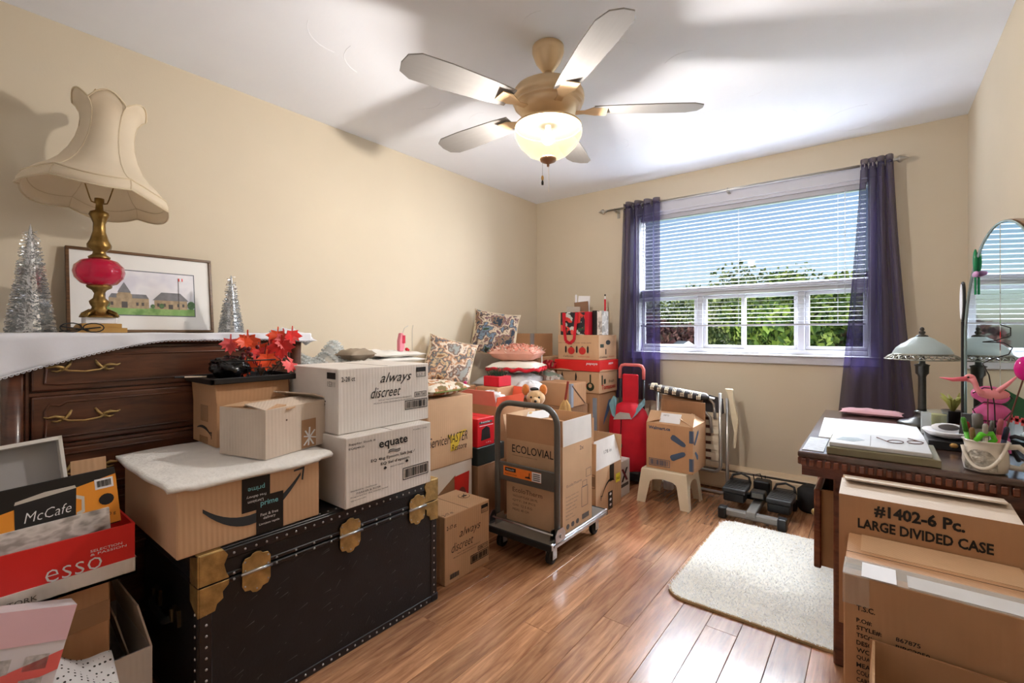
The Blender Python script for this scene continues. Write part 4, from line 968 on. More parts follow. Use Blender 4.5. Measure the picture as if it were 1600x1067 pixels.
for s_ in (-1, 1):
    q = MB(); q.slab([(s_ * (px + .017), yh - .045, .128), (s_ * (px + .017), yh + .045, .128), (s_ * (px + .017), yh + .045, .165), (s_ * (px + .017), yh + .025, .19), (s_ * (px + .017), yh - .025, .19), (s_ * (px + .017), yh - .045, .165)], (s_ * .004, 0, 0)); q.tube([(s_ * (px + .012), yh, .155), (s_ * (px + .028), yh, .155)], .010, 8); q.build('hinge_plate', STEEL, tv)
    MB().slab([(s_ * (px - .020), yh - .045, .128), (s_ * (px - .020), yh + .045, .128), (s_ * (px - .020), yh + .03, .18), (s_ * (px - .020), yh - .03, .18)], (s_ * .003, 0, 0)).build('hinge_plate', STEEL, tv)
MB().tube([(-px, yh - .04, .165), (px, yh - .04, .165)], .0045, 8).build('release_bar', STEEL, tv, smooth=True)
E_ = Carton('drinkware_carton', 'large open carton lettered in capitals standing on the trolley', -1.63, -1.262, 2.03, 2.34, .1295, .582, KRAFT2, open=True)
E_.m = KRAFT; E_.flap('ny', .135, 2, m=KRAFT); E_.flap('px', .13, -2, m=GREYC); E_.flap('nx', .13, 14, m=KRAFT2); E_.flap('py', .13, 5)  # px flap in paler card, daylight from the window painted in
f = E_.face('ny'); f.text('ECOLOVIAL', .11, .84, .74, .095, INK, bold=.005); f.text('DRINKWARE COMPANY LTD', .12, .80, .45, .012, INKB); f.text('EcoloTherm', .12, .36, .54, .055, INKB); 
for i in range(4): f.text(('VACUUM FLASK 500 ML', 'QTY: 24 PCS', 'GW: 12.5 KG', 'MEAS: 40 CM')[i], .12, .30 - .055 * i, (.46, .42, .36, .30)[i], .028, INKB)
f = E_.face('px'); f.text('EcoloTherm', .12, .52, .5, .03, INKG); f.text('2x', .55, .90, .14, .05, INKG)
for i in range(7): f.text(('Keeps drinks hot', 'or cold for hours', 'Stainless steel', 'double wall', 'Leakproof lid', 'BPA free', 'Easy to clean')[i], .10, .40 - .042 * i, (.42, .40, .36, .3, .34, .22, .3)[i], .017, INKG)
f.frame(.62, .20, .22, .24, INKG, .0025, 'flask_drawing'); f.frame(.65, .44, .16, .07, INKG, .002, 'flask_drawing'); f.frame(.78, .54, .18, .1, INKG, .002, 'flask_drawing')
for i in range(3): f.poly([(.16 + .16 * i + .05 * math.cos(a), .07 + .03 * math.sin(a)) for a in [2 * PI * j / 12 for j in range(12)]], INKG, 'care_mark')
f.rect(.64, .05, .24, .06, INKG, 'stamp_block')
pp = thing('paper_bag_pile', 'patterned gift bags and papers heaped in the carton on the trolley', 'gift bags', (-1.45, 2.18, .55))
q = MB(); q.grid(lambda u, v: (-.165 + .33 * u, -.13 + .26 * v, .10 + .03 * math.sin(6 * u + 2 * v) + .02 * math.sin(11 * v)), 18, 14); q.build('patterned_bag', pattern('pastel_print', [(236, 226, 200), (232, 160, 140), (180, 200, 130), (240, 236, 226), (226, 196, 120), (60, 60, 58)], 16, .6), pp, smooth=True, solid=.003)
MB().obox((-.09, .03, .145), (.14, .12, .004), (.25, -.2, .4)).build('white_sheet', PAPER, pp); MB().ball((.12, -.06, .115), .045, .04, .03, 12, 8).build('dark_cloth', BLACKT, pp, smooth=True)
MB().obox((-.02, .06, .06), (.2, .12, .1), (.1, .1, .2)).build('card_box', KRAFT2, pp)

L_ = Carton('arrow_carton', 'open carton with black tape and arrow print on the floor behind the trolley', -1.68, -1.39, 2.63, 3.0, 0, .295, KRAFT2, open=True)
L_.flap('px', .175, -14, .06, GREYC); L_.lastflap.text('178 in', .4, .45, .3, .12, INKG, shear=.2); L_.flap('ny', .17, -1); L_.flap('py', .17, 2); L_.flap('nx', .15, -4)  # pale px flap: window-side brightness put into the card colour
f = L_.face('px'); f.rect(.46, .0, .17, .40, BLACK, 'black_tape'); f.rect(.52, .62, .17, .37, BLACK, 'black_tape')
f.smile(.70, .60, .20, .36, -.16, .05, INK, head=.045); f.rect(.76, .52, .18, .20, mat('yellow_label', (236, 224, 60), .5, var=.05), 'yellow_label', .0008); f.text('SALE', .78, .58, .14, .06, INK, lift=.0016)
for i in range(3): f.poly([(.545 + .04 * math.cos(a), .10 + .12 * i + .03 * math.sin(a)) for a in [2 * PI * j / 10 for j in range(10)]], PAPER, 'tape_mark', .0008)
f = L_.face('ny'); f.barcode(.80, .62, .18, .30, INKB, 10); f.frame(.82, .04, .16, .17, INKB, .002)
Xb = Carton('small_carton', 'small pale carton with an X mark beyond the arrow-print carton', -1.66, -1.42, 3.03, 3.21, 0, .255, GREYC)
f = Xb.face('px'); f.poly([(.2, .42), (.36, .42), (.8, .78), (.64, .78)], INK, 'x_mark'); f.poly([(.64, .42), (.8, .42), (.36, .78), (.2, .78)], mat('x_red', (120, 40, 50), .5, var=0), 'x_mark', .0006); f.rect(.15, .27, .7, .09, INKG, 'name_block')
Mb = Carton('plain_carton', 'open brown carton between the trolley carton and the arrow-print carton', -1.99, -1.70, 2.62, 2.84, .0, .46, KRAFT, open=True); Mb.flap('py', .12, 0); Mb.flap('px', .12, 0, m=KRAFT2)

# ---- plush dog, straw doll --------------------------------------------------
dg = thing('plush_dog', 'tan plush dog with orange ears slumped behind the trolley carton', 'soft toy', (-1.77, 2.50, .5565), .5); Carton('plain_carton', 'narrow plain carton under the plush dog', -1.85, -1.69, 2.40, 2.60, 0, .555, KDARK)
PT = mat('tan_plush', (206, 168, 122), .95, var=.12, scale=40, sheen=.5, bump=.4, bscale=120); PO = mat('orange_plush', (206, 120, 50), .95, var=.12, scale=40, sheen=.5, bump=.4, bscale=120)
MB().ball((0, 0, .08), .075, .075, .085).build('body', PT, dg, smooth=True); MB().ball((.01, -.03, .19), .062, .06, .052).build('head', PT, dg, smooth=True)
MB().ball((.015, -.085, .175), .03, .035, .026).build('muzzle', PT, dg, smooth=True); MB().ball((.018, -.118, .18), .010, .008, .008, 8, 6).build('nose', BLACK, dg, smooth=True)
for s_ in (-1, 1): MB().ball((s_ * .058, -.02, .24), .026, .018, .038).build('ear', PO, dg, smooth=True); MB().ball((.012 + s_ * .026, -.083, .20), .007, n=8, m=6).build('eye', BLACK, dg, smooth=True)
MB().ball((0, -.02, .245), .03, .03, .012).build('dark_crown', BLACKT, dg, smooth=True)
wb = thing('straw_broom', 'little straw brush with a red wrapped handle behind the trolley carton', 'brush', (-1.565, 2.55, .66))
q = MB(); rs = random.Random(2)
for i in range(70):
    a = rs.uniform(-1, 1); b_ = rs.uniform(-.6, .6); q.tube([(.005 * a, .005 * b_, .085), (.03 * a, .02 * b_, .05), (.05 * a + .006 * rs.uniform(-1, 1), .03 * b_, rs.uniform(-.03, .0))], .0022, 4)
q.build('straw', mat('straw', (216, 186, 132), .8, var=.15), wb)
MB().tube([(0, 0, .08), (.01, .0, .14), (.02, 0, .2)], .008, 8).build('handle', mat('red_wrap', (140, 52, 40), .6, var=.2, scale=60), wb)
MB().box(-.12, .14, -.02, .12, -.2, -.035).build('card_stand', KRAFT, wb)

# ---- the heap along the left wall ---------------------------------------------
B1 = Carton('storage_carton', 'brown carton under the first picture cushion by the left wall', -2.61, -2.22, 1.83, 2.42, 0, .80, KRAFT)
tp = thing('white_papers', 'white sheets lying on the brown carton beside the floral cushion', 'paper', (-2.36, 1.95, .80), .1); MB().box(-.13, .13, -.1, .1, 0, .012).build('sheets', PAPER, tp)
B2 = Carton('storage_carton', 'carton under the pile of cushions by the left wall', -2.61, -2.02, 2.60, 3.10, 0, .70, KRAFT)
B3 = Carton('storage_carton', 'carton in the room corner under the taped brown box', -2.61, -2.2, 3.16, 3.64, 0, .965, KRAFT2)
N_ = Carton('taped_box', 'brown box with grey tape down its edge in the room corner', -2.60, -2.32, 3.25, 3.56, .9665, 1.165, KRAFT)
MB().box(N_.hx - .03, N_.hx + .001, -N_.hy - .001, -N_.hy + .02, 0, N_.h).build('grey_tape', mat('grey_tape', (150, 146, 146), .3, var=.1), N_.root)
NAT = [(64, 46, 44), (150, 112, 80), (216, 190, 150), (70, 88, 104), (196, 150, 112), (232, 222, 206), (110, 70, 50), (160, 164, 160)]
NAT2 = [(40, 38, 44), (58, 84, 60), (120, 140, 160), (70, 50, 50), (214, 196, 170), (96, 62, 80), (150, 120, 90), (44, 56, 72)]
def picture_cushion(label, loc, rot, cols, seed, s=.40):
    root = thing('picture_cushion', label, 'cushion', loc, rot=rot)
    pad('back_cloth', mat('oatmeal_cloth', (206, 192, 164), .9, var=.05), root, (0, 0, s / 2), s, s, .10, (PI / 2, 0, 0), 16, seed=seed, rough=.003)
    o = pad('printed_front', pattern('cushion_print_%d' % seed, cols, 24, .8, kind='noise'), root, (0, -.012, s / 2), s * .96, s * .96, .095, (PI / 2, 0, 0), 16, seed=seed, rough=.003)
    MB().ball((s * .38, -.045, s * .12), .014, n=8, m=6).build('pink_tassel', mat('magenta', (200, 60, 120), .6, var=.05), root, smooth=True)
picture_cushion('cream cushion printed with painted figures, leaning nearer on the left wall', (-2.43, 2.31, .79), (math.radians(-22), math.radians(14), math.radians(48)), NAT, 1, .37)
picture_cushion('dark cushion printed with a seated figure, leaning farther along the left wall', (-2.40, 2.80, .985), (math.radians(-18), math.radians(8), math.radians(40)), NAT2, 2, .38)
cp = thing('plastic_wrapped_bedding', 'white bedding in clear plastic under the red-trimmed cushion', 'bedding', (-2.25, 2.86, .70), .2)
pad('bedding', mat('bedding_white', (228, 226, 224), .8, var=.05), cp, (0, 0, .08), .46, .40, .15, (0, 0, 0), 16, seed=12, rough=.008); pad('plastic', clear('wrap_film', (230, 232, 235), .6, .1, bump=.6, bscale=25), cp, (0, 0, .082), .48, .42, .165, (0, 0, 0), 20, seed=13, rough=.012)
cp = thing('red_trim_cushion', 'white cushion with a wavy red edge in the heap of cushions', 'cushion', (-2.2, 2.87, .865), .35)
pad('pillow', mat('cushion_white', (232, 226, 214), .85, var=.05), cp, (0, 0, .045), .40, .36, .085, (0, 0, 0), 14, seed=14, rough=.004)
pts = []
for i in range(96):
    a = 2 * PI * i / 96; k = (abs(math.cos(a)) ** 6 + abs(math.sin(a)) ** 6) ** (-1 / 6); pts.append((.205 * k * math.cos(a), .185 * k * math.sin(a), .03 + .007 * math.sin(14 * a)))
MB().tube(pts, .013, 6, closed=True).build('red_ruffle', RED, cp, smooth=True)
cp = thing('ruffled_cushion', 'pink shaggy ruffled cushion on top of the red-trimmed cushion', 'cushion', (-2.22, 2.90, .95), .3)
pad('pillow', mat('blush_cloth', (226, 170, 152), .9, var=.1), cp, (0, 0, .06), .38, .30, .12, (0, 0, 0), 14, seed=15, rough=.004)
q = MB(); rr = random.Random(8); q2 = MB()
for i in range(420):
    u, v = rr.uniform(-1, 1), rr.uniform(-1, 1); k = (max(0, 1 - abs(u) ** 2.6) * max(0, 1 - abs(v) ** 2.6)) ** .42; p = Vector((u * .19, v * .15, .06 + k * .06)); a = rr.random() * 6.28; d = Vector((math.cos(a), math.sin(a), .9 - .6 * (1 - k))).normalized() * rr.uniform(.012, .026); s = Vector((-math.sin(a), math.cos(a), 0)) * .006
    (q if i % 3 else q2).add([p - s, p + s, p + d + s * .8 + Vector((0, 0, .004)), p + d - s * .8], [(0, 1, 2, 3)])
o = q.build('ruffles', mat('salmon_ruffle', (232, 160, 140), .9, var=.15), cp); o['kind'] = 'stuff'; o = q2.build('ruffles', mat('cream_ruffle', (238, 220, 204), .9, var=.1), cp); o['kind'] = 'stuff'
rx = thing('red_planter', 'small red box of fir sprigs in front of the cushion heap', 'planter', (-2.09, 2.50, .80), .0)
MB().box(-.07, .07, -.07, .07, 0, .07).build('box', RED, rx, bevel=.004)
q = MB(); rr = random.Random(6)
for i in range(160):
    a = rr.random() * 6.28; e = rr.random(); p = Vector((.05 * rr.uniform(-1, 1), .05 * rr.uniform(-1, 1), .07)); q.tube([p, p + Vector((.05 * e * math.cos(a), .05 * e * math.sin(a), rr.uniform(.02, .06)))], [.0016, .0006], 3)
o = q.build('fir_sprigs', mat('fir_green', (40, 66, 46), .8, var=.2), rx); o['kind'] = 'stuff'
RXs = Carton('plain_carton', 'brown carton under the small red box of fir sprigs', -2.19, -2.0, 2.60 - .21, 2.585, .705, .7985, KRAFT)
bd = thing('red_bow', 'glossy red gift bow on the heap by the room corner', 'bow', (-2.14, 3.22, .87)); BR = mat('bow_red', (196, 34, 54), .3, var=.15)
for k in range(7): a = k * .9; MB().tube([(0, 0, .02), (.03 * math.cos(a), .03 * math.sin(a), .07), (.065 * math.cos(a), .065 * math.sin(a), .05), (.05 * math.cos(a), .05 * math.sin(a), .012), (0, 0, .015)], .008, 5).build('loop', BR, bd, smooth=True)
wc = thing('white_hook', 'thin white hooked stick standing in the heap by the tomato cartons', 'stick', (-2.09, 3.05, .86)); MB().tube([(0, 0, .0), (0, 0, .17), (-.008, 0, .182), (-.05, 0, .18)], .004, 6).build('rod', PAPER, wc)
pad('cloth', pattern('grey_print', [(170, 160, 150), (120, 130, 116), (200, 190, 178), (140, 110, 100)], 20, .8), tag(thing('cloth_bundle', 'mottled grey cloth bundle between the cushion heap and tomato cartons', 'cloth', (-2.12, 3.13, .70)), 'mottled grey cloth bundle between the cushion heap and tomato cartons', 'cloth'), (0, 0, .085), .28, .22, .16, (0, 0, 0), 14, seed=30, rough=.012)
BB = Carton('plain_carton', 'plain carton under the mottled cloth bundle', -2.19, -2.0, 3.12, 3.31, 0, .6985, KDARK)

# ---- stack of produce cartons in the corner by the curtain ---------------------
T0 = Carton('storage_carton', 'brown carton with blue smears at the bottom of the tomato stack', -2.12, -1.74, 3.34, 3.65, 0, .682, KRAFT)
f = T0.face('px'); BS = mat('blue_smear', (90, 120, 160), .7, var=.2)
f.poly([(.25, .62), (.6, .78), (.7, .92), (.55, .9), (.3, .7)], BS, 'blue_smear'); f.poly([(.05, .40), (.6, .45), (.55, .52), (.1, .48)], BS, 'blue_smear'); T0.face('ny').rect(.86, .5, .10, .45, mat('blue_tape', (150, 160, 176), .4, var=.1), 'tape_strip')
TOM = mat('tomato_red', (196, 44, 40), .5, var=.1); LG = mat('leaf_ink', (40, 52, 34), .6, var=.1)
T1 = Carton('tomato_carton', 'tomato carton with hand holes under the red lid, lower in the stack', -2.13, -1.73, 3.33, 3.655, .6835, .858, KRAFT2)
f = T1.face('px'); f.text('Tomatoes', .12, .16, .76, .22, TOM, bold=.02); f.text('fresh', .5, .44, .3, .14, LG, shear=.2); f.rect(.12, .38, .06, .45, LG, 'stem_mark'); f.rect(.24, .42, .10, .22, LG, 'leaf_mark')
f = T1.face('ny'); f.poly([(.80 + .09 * math.cos(a), .30 + .2 * math.sin(a)) for a in [2 * PI * j / 14 for j in range(14)]], LG, 'print_badge'); f.poly([(.80 + .04 * math.cos(a), .34 + .1 * math.sin(a)) for a in [2 * PI * j / 10 for j in range(10)]], KRAFT2, 'print_badge', .0006); f.rect(.79, .5, .03, .36, LG, 'stem_mark', .001); f.poly([(.68 + .05 * math.cos(a), .34 + .1 * math.sin(a)) for a in [2 * PI * j / 10 for j in range(10)]], TOM, 'tomato_mark')
for a in (.12, .45): f.poly([(a, .55), (a + .03, .55), (a + .045, .72), (a + .02, .95), (a, .8)], INK, 'stem_mark')
Tr = Carton('red_tray_lid', 'shallow red carton lid between the two tomato cartons', -2.145, -1.722, 3.318, 3.66, .8595, .948, REDC)
for kf, u in (('ny', .72), ('px', .45)):
    f = Tr.face(kf); f.text('papaya', u, .55, .24, .22, PAPER, bold=.01, shear=.2); f.poly([(.0, .0), (.45 if kf == 'ny' else 1, .0), (.3, .13), (.15, .17), (.02, .08)], KRAFT2, 'torn_edge')
T2 = Carton('tomato_carton', 'tomato carton with two red tomatoes, under the strawberry bag', -2.12, -1.735, 3.335, 3.65, .9495, 1.152, KRAFT2)
f = T2.face('ny')
for a in (.34, .61):
    f.poly([(a + .085 * math.cos(t), .36 + .15 * math.sin(t)) for t in [2 * PI * j / 18 for j in range(18)]], TOM, 'tomato_mark'); f.poly([(a - .04, .49), (a, .52), (a + .04, .49), (a, .56)], LG, 'leaf_mark', .0006)
for a in (.205, .475, .74): f.poly([(a, .25), (a + .022, .32), (a + .022, .5), (a, .58), (a - .022, .5), (a - .022, .32)], INK, 'slot_mark')
f.text('California', .14, .10, .25, .07, LG, shear=.2); f.text('TOMATOES', .50, .10, .28, .055, TOM); f.text('NO 1 GREENHOUSE VINE RIPE', .02, .66, .8, .04, INKB)
f = T2.face('px'); f.poly([(.5 + .13 * math.cos(t), .70 + .1 * math.sin(t)) for t in [2 * PI * j / 14 for j in range(14)]], INK, 'hand_hole'); f.rect(.06, .5, .2, .14, LG, 'label_mark'); f.text('Colima', .04, .08, .4, .08, LG, shear=.2); f.text('fresh', .55, .10, .3, .06, TOM); f.rect(.35, .22, .05, .22, INK, 'slot_mark')
sb = thing('strawberry_bag', 'red reusable shopping bag with strawberry print on the tomato cartons', 'bag', (-1.985, 3.388, 1.153))
STP = pattern('strawberry_print', [(30, 28, 40), (214, 60, 52), (46, 74, 52), (28, 26, 36), (226, 90, 78), (200, 206, 200)], 24, .5)
MB().box(-.115, .115, -.045, .085, 0, .19).build('bag_body', STP, sb, bevel=.006)
MB().box(.115, .15, -.045, .085, 0, .19).build('side_panel', RED, sb, bevel=.004); MB().box(-.135, -.115, -.045, .085, 0, .19).build('side_panel', mat('beige_panel', (206, 180, 150), .7), sb)
for x0, x1 in ((-.075, .035),):
    q = MB(); pts = [(x0, -.060, .185), (x0 + .005, -.060, .05), (x0 + .02, -.060, -.05), (x0 + .06, -.060, -.072), (x1 - .01, -.060, -.04), (x1, -.060, .05), (x1 + .015, -.060, .185)]
    for a, b_ in zip(pts, pts[1:]):
        a, b_ = Vector(a), Vector(b_); d = (b_ - a).normalized(); s = Vector((d.z, 0, -d.x)) * .013; q.slab([a - s, b_ - s, b_ + s, a + s], (0, .003, 0))
    q.build('handle', RED, sb)
pb_ = thing('paper_stack', 'books and loose papers sticking up out of the strawberry bag', 'papers', (-1.985, 3.44, 1.343))
MB().obox((-.045, .0, .025), (.13, .01, .05), (.1, .05, 0)).build('grey_book', mat('grey_book', (190, 184, 172), .7), pb_); MB().obox((.02, .02, .045), (.13, .01, .09), (.05, -.05, 0)).build('brown_book', mat('brown_book', (140, 108, 84), .7), pb_)
MB().obox((.035, .035, .07), (.11, .004, .14), (.0, .06, 0)).build('white_sheet', PAPER, pb_); MB().obox((-.04, .035, .075), (.018, .018, .16), (0, 0, 0)).build('paper_roll', PAPER, pb_, bevel=.006)
gw = thing('gift_wrap_box', 'upright silver patterned gift box beside the strawberry bag', 'box', (-1.765, 3.45, 1.153)); MB().box(-.02, .025, -.05, .06, 0, .195).build('box', pattern('silver_print', [(200, 196, 190), (160, 156, 150), (226, 222, 216)], 30, .4), gw)
gk = thing('black_binder', 'upright black binder between strawberry bag and silver box', 'binder', (-1.81, 3.45, 1.153)); MB().box(-.022, .022, -.05, .06, 0, .2).build('cover', BLACK, gk, bevel=.004)
cd_ = thing('red_candle', 'tall thin red candle standing behind the black binder', 'candle', (-1.795, 3.56, 1.153)); MB().tube([(0, 0, 0), (0, 0, .30)], .008, 8).build('stick', RED, cd_); MB().tube([(0, 0, .30), (0, 0, .325)], .006, 8).build('pale_tip', PAPER, cd_); MB().ball((0, 0, .335), .008, n=8, m=6).build('dark_bead', BLACK, cd_)

Pb0 = Carton('storage_carton', 'dark brown carton under the blue-taped box', -2.0, -1.74, 2.87, 3.16, 0, .628, KDARK)
Pb = Carton('taped_box', 'brown box with pale blue tape on its edge, beside the tomato stack', -2.02, -1.73, 2.90, 3.12, .6295, .80, KRAFT)
MB().box(Pb.hx - .02, Pb.hx + .001, -Pb.hy - .001, -Pb.hy + .03, 0, Pb.h).build('blue_tape', mat('blue_tape', (150, 160, 176), .4, var=.1), Pb.root); Pb.face('px').poly([(.05, .95), (.5, .5), (.95, .05), (.9, .03), (.45, .46), (.03, .9)], INKB, 'scratch')

# ================================================================== by the back wall
rb_ = thing('red_bag_trolley', 'red shopping bag on a two-wheeled frame in front of the left curtain', 'bag trolley', (-1.545, 3.47, 0))
rr = random.Random(4); ph = [rr.random() * 6 for _ in range(6)]
MB().lathe([(.11, .09), (.13, .10), (.142, .2), (.14, .3), (.15, .42), (.145, .5), (.12, .56), (.085, .60), (.05, .62), (.0, .62)], 40, sx=1.08, sy=.72,
           fn=lambda r, z, a, i: (r * (1 + .035 * math.sin(5 * a + 9 * z + ph[0]) + .03 * math.sin(9 * a - 14 * z + ph[1])), z)).build('bag', RED, rb_, smooth=True)
MB().box(-.065, .065, .02, .05, .5, .84).build('back_panel', RED, rb_, bevel=.008)
PKP = mat('pink_plastic', (226, 122, 120), .4, var=.04)
MB().tube([(-.10, .06, .80), (-.10, .06, .88), (-.085, .06, .905), (-.06, .06, .912), (.06, .06, .912), (.085, .06, .905), (.10, .06, .88), (.10, .06, .80)], .013, 10).build('handle', PKP, rb_, smooth=True)
for s_ in (-1, 1): MB().tube([(s_ * .10, .06, .03), (s_ * .10, .06, .80)], .010, 8).build('frame_tube', BLACK, rb_, smooth=True)
TEAL = mat('teal_webbing', (110, 150, 160), .7, var=.1)
MB().slab([(-.15, -.04, .60), (-.10, -.09, .52), (-.07, -.10, .50), (-.075, -.08, .56), (-.10, .0, .64), (-.13, .0, .66)], (0, .008, 0)).build('strap', TEAL, rb_); MB().slab([(.15, -.04, .62), (.13, .0, .66), (.09, .0, .62), (.06, -.08, .54), (.06, -.10, .50), (.10, -.09, .54)], (0, .008, 0)).build('strap', TEAL, rb_)
MB().slab([(-.08, -.11, .49), (.07, -.11, .51), (.05, -.105, .55), (-.03, -.1, .55), (-.06, -.1, .53)], (0, .008, 0)).build('reflective_flap', mat('silver_cloth', (176, 172, 168), .5, var=.08), rb_)
q = MB(); q.tube([(-.01, -.115, .5), (-.012, -.12, .38), (-.008, -.12, .3)], .003, 5); q.lathe([(0, .28), (.008, .285), (.008, .31), (0, .312)], 8, (-.008, -.12, 0)); q.build('drawcord', BLACK, rb_)
for s_ in (-1, 1):
    q = MB().lathe([(0, -.012), (.06, -.012), (.068, 0), (.06, .012), (0, .012)], 20); q.v = [(z + s_ * .13, y + .07, x + .068) for x, y, z in q.v]; q.build('wheel', BLACKT, rb_)
MB().box(-.13, .13, -.09, .07, .03, .10).build('base', BLACK, rb_, bevel=.01)

lc = thing('folded_lawn_chair', 'folded aluminium lawn chair with brown and cream webbing against the back wall', 'folding chair', (-1.11, 3.56, 0))
ALU = mat('aluminium', (196, 196, 194), .3, .9, var=.05); CRM = mat('cream_webbing', (226, 212, 188), .8, var=.05); BRW = mat('brown_webbing', (96, 60, 50), .8, var=.08)
def uframe(x0, x1, z0, z1, y, r, nm, lean=0.0):
    R_ = .05; P_ = [(x0, y - lean, z1), (x0, y, z0 + R_)] + [(x0 + R_ - R_ * math.cos(a), y, z0 + R_ - R_ * math.sin(a)) for a in [PI / 2 * i / 5 for i in range(1, 6)]] + [(x1 - R_ + R_ * math.sin(a), y, z0 + R_ - R_ * math.cos(a)) for a in [PI / 2 * i / 5 for i in range(0, 6)]] + [(x1, y - lean, z1)]
    return MB().tube(P_, r, 10).build(nm, ALU, lc, smooth=True)
uframe(-.24, .27, .012, .70, .02, .0115, 'leg_frame'); uframe(-.22, .235, .17, .74, -.02, .0115, 'seat_frame', .02)
MB().tube([(-.23, -.03, .72), (-.2, -.04, .76), (.14, -.04, .72), (.19, -.03, .66), (.2, -.03, .55)], .0115, 10).build('back_frame', ALU, lc, smooth=True); MB().tube([(.06, -.05, .60), (.13, -.05, .60), (.17, -.045, .56), (.18, -.04, .45)], .0105, 10).build('arm_tube', ALU, lc, smooth=True)
for i in range(6):
    z = .27 + .058 * i; MB().box(-.2, .225, -.028 - .003 * (i % 2), -.024 - .003 * (i % 2), z, z + .036).build('webbing', CRM, lc)
for i in range(8):
    x = -.19 + .052 * i; MB().box(x, x + .046, -.022, -.020, .25, .60).build('webbing', CRM if i % 3 == 1 else BRW, lc)
# rolled top edge of dark cloth with cream stripes
o = MB().tube([(-.28, -.06, .755), (-.2, -.075, .742), (-.05, -.085, .722), (.1, -.085, .705), (.17, -.07, .705)], [.02, .026, .028, .026, .012], 10).build('rolled_back', mat('charcoal_cloth', (56, 52, 54), .85, var=.08), lc, smooth=True)
for i in range(7):
    u = i / 6; x = -.255 + .35 * u; z = .752 - .045 * u
    for k in range(3): MB().tube([(x + .011 * k, -.0635 - .022 * min(1, u * 3) - .0, z + .026), (x + .011 * k + .001, -.0915 - .022 * min(1, u * 3) * .9, z + .004), (x + .011 * k, -.088 - .02 * min(1, u * 3), z - .018)], .0035, 5).build('stripe', CRM, lc)
MB().grid(lambda u, v: (-.14 + .34 * u, -.05 + .05 * v, .742 - .05 * u + .012 * math.sin(3.1 * v)), 10, 5).build('white_cover', PAPER, lc, smooth=True, solid=.004)
MB().slab([(.05, -.03, .62), (.2, -.03, .55), (.26, -.03, .60), (.25, -.03, .70), (.16, -.03, .72), (.05, -.03, .68)], (0, .01, 0)).build('dark_panel', mat('charcoal_cloth', (56, 52, 54), .85), lc)
IV = mat('ivory_plastic', (226, 214, 186), .45, var=.04)
MB().slab([(.255, .0, .77), (.31, .0, .77), (.318, .0, .68), (.345, .0, .56), (.335, .0, .45), (.325, .0, .35), (.312, .0, .35), (.318, .0, .46), (.30, .0, .55), (.285, .0, .68), (.27, .0, .74)], (0, .03, 0)).build('armrest', IV, lc, bevel=.006, seg=2)
MB().box(-.29, -.24, .0, .03, .745, .775).build('armrest', IV, lc, bevel=.008, seg=2)
MB().box(-.17, .12, -.075, -.04, .58, .70).build('cardboard_insert', KDARK, lc)

st = thing('step_stool', 'cream plastic step stool carrying the blue-starred carton', 'stool', (-1.135, 3.235, 0))
SC = mat('cream_plastic', (228, 214, 188), .4, var=.03)
tx, ty, zt = .155, .125, .232
MB().slab([(-tx, -ty, zt - .018), (tx, -ty, zt - .018), (tx, ty, zt - .018), (-tx, ty, zt - .018)], (0, 0, .018)).build('top', SC, st, bevel=.014, seg=3)
def apron(a, b_, dn):   # arched side panel from leg to leg, tapering outwards
    a, b_, dn = Vector(a), Vector(b_), Vector(dn); n = 12; L_ = (b_ - a); out = []
    w0 = .22; pts = [(0, 0), (0, 1), (w0 * .75, 1), (w0 * .95, .45)]
    for i in range(n + 1):
        t = PI * i / n; pts.append((.5 - (.5 - w0) * math.cos(t) * 1.0, .36 - .14 * math.sin(t)))
    pts += [(1 - w0 * .95, .45), (1 - w0 * .75, 1), (1, 1), (1, 0)]
    return [a + L_ * u + dn * v + L_.normalized() * ((u - .5) * .05 * v) for u, v in pts]
zt2 = zt - .008; sp = .022
for (a, b_, dn, off) in (((-tx, -ty, zt2), (tx, -ty, zt2), (0, -sp, -zt2), (0, .008, 0)), ((-tx, ty, zt2), (tx, ty, zt2), (0, sp, -zt2), (0, -.008, 0)),
                         ((tx, -ty, zt2), (tx, ty, zt2), (sp, 0, -zt2), (-.008, 0, 0)), ((-tx, -ty, zt2), (-tx, ty, zt2), (-sp, 0, -zt2), (.008, 0, 0))):
    MB().slab(apron(a, b_, dn), off).build('leg_panel', SC, st)
Wm = Carton('star_carton', 'brown carton with blue spark print and white label, standing on the step stool', -1.265, -.948, 3.14, 3.43, .2335, .545, KRAFT, open=True)
WB = mat('slate_blue_ink', (72, 88, 112), .6, var=.05)
f = Wm.face('ny'); f.text('Walmart.ca', .05, .865, .48, .075, WB, bold=.03); f.barcode(.06, .06, .46, .16, WB, 24)
def petal(f, cx, cy, ang, r0, r1, wd):
    k = f.w / f.h; P_ = []
    for t, w_ in ((r0, .4), (r0 + .05, .75), (r1 - .04, 1), (r1, .6)): P_.append((t, w_ * wd / 2))
    P_ = P_ + [(t, -w_) for t, w_ in P_[::-1]]; c, s = math.cos(ang), math.sin(ang)
    f.poly([(cx + t * c - w_ * s, cy + (t * s + w_ * c) * k) for t, w_ in P_], WB, 'spark_petal')
petal(f, .985, .50, math.radians(150), .16, .50, .13); petal(f, .985, .50, math.radians(207), .16, .50, .13)
f.rect(.925, .66, .074, .26, WB, 'spark_petal'); f.rect(.925, .06, .074, .27, WB, 'spark_petal')
f = Wm.face('px'); f.poly([(.08, .62), (.16, .60), (.42, .82), (.40, .90), (.30, .86)], WB, 'spark_petal'); f.poly([(.12, .44), (.30, .26), (.38, .26), (.38, .34), (.2, .46)], WB, 'spark_petal')
f.rect(0, .66, .05, .26, WB, 'spark_petal'); f.rect(0, .06, .05, .27, WB, 'spark_petal')
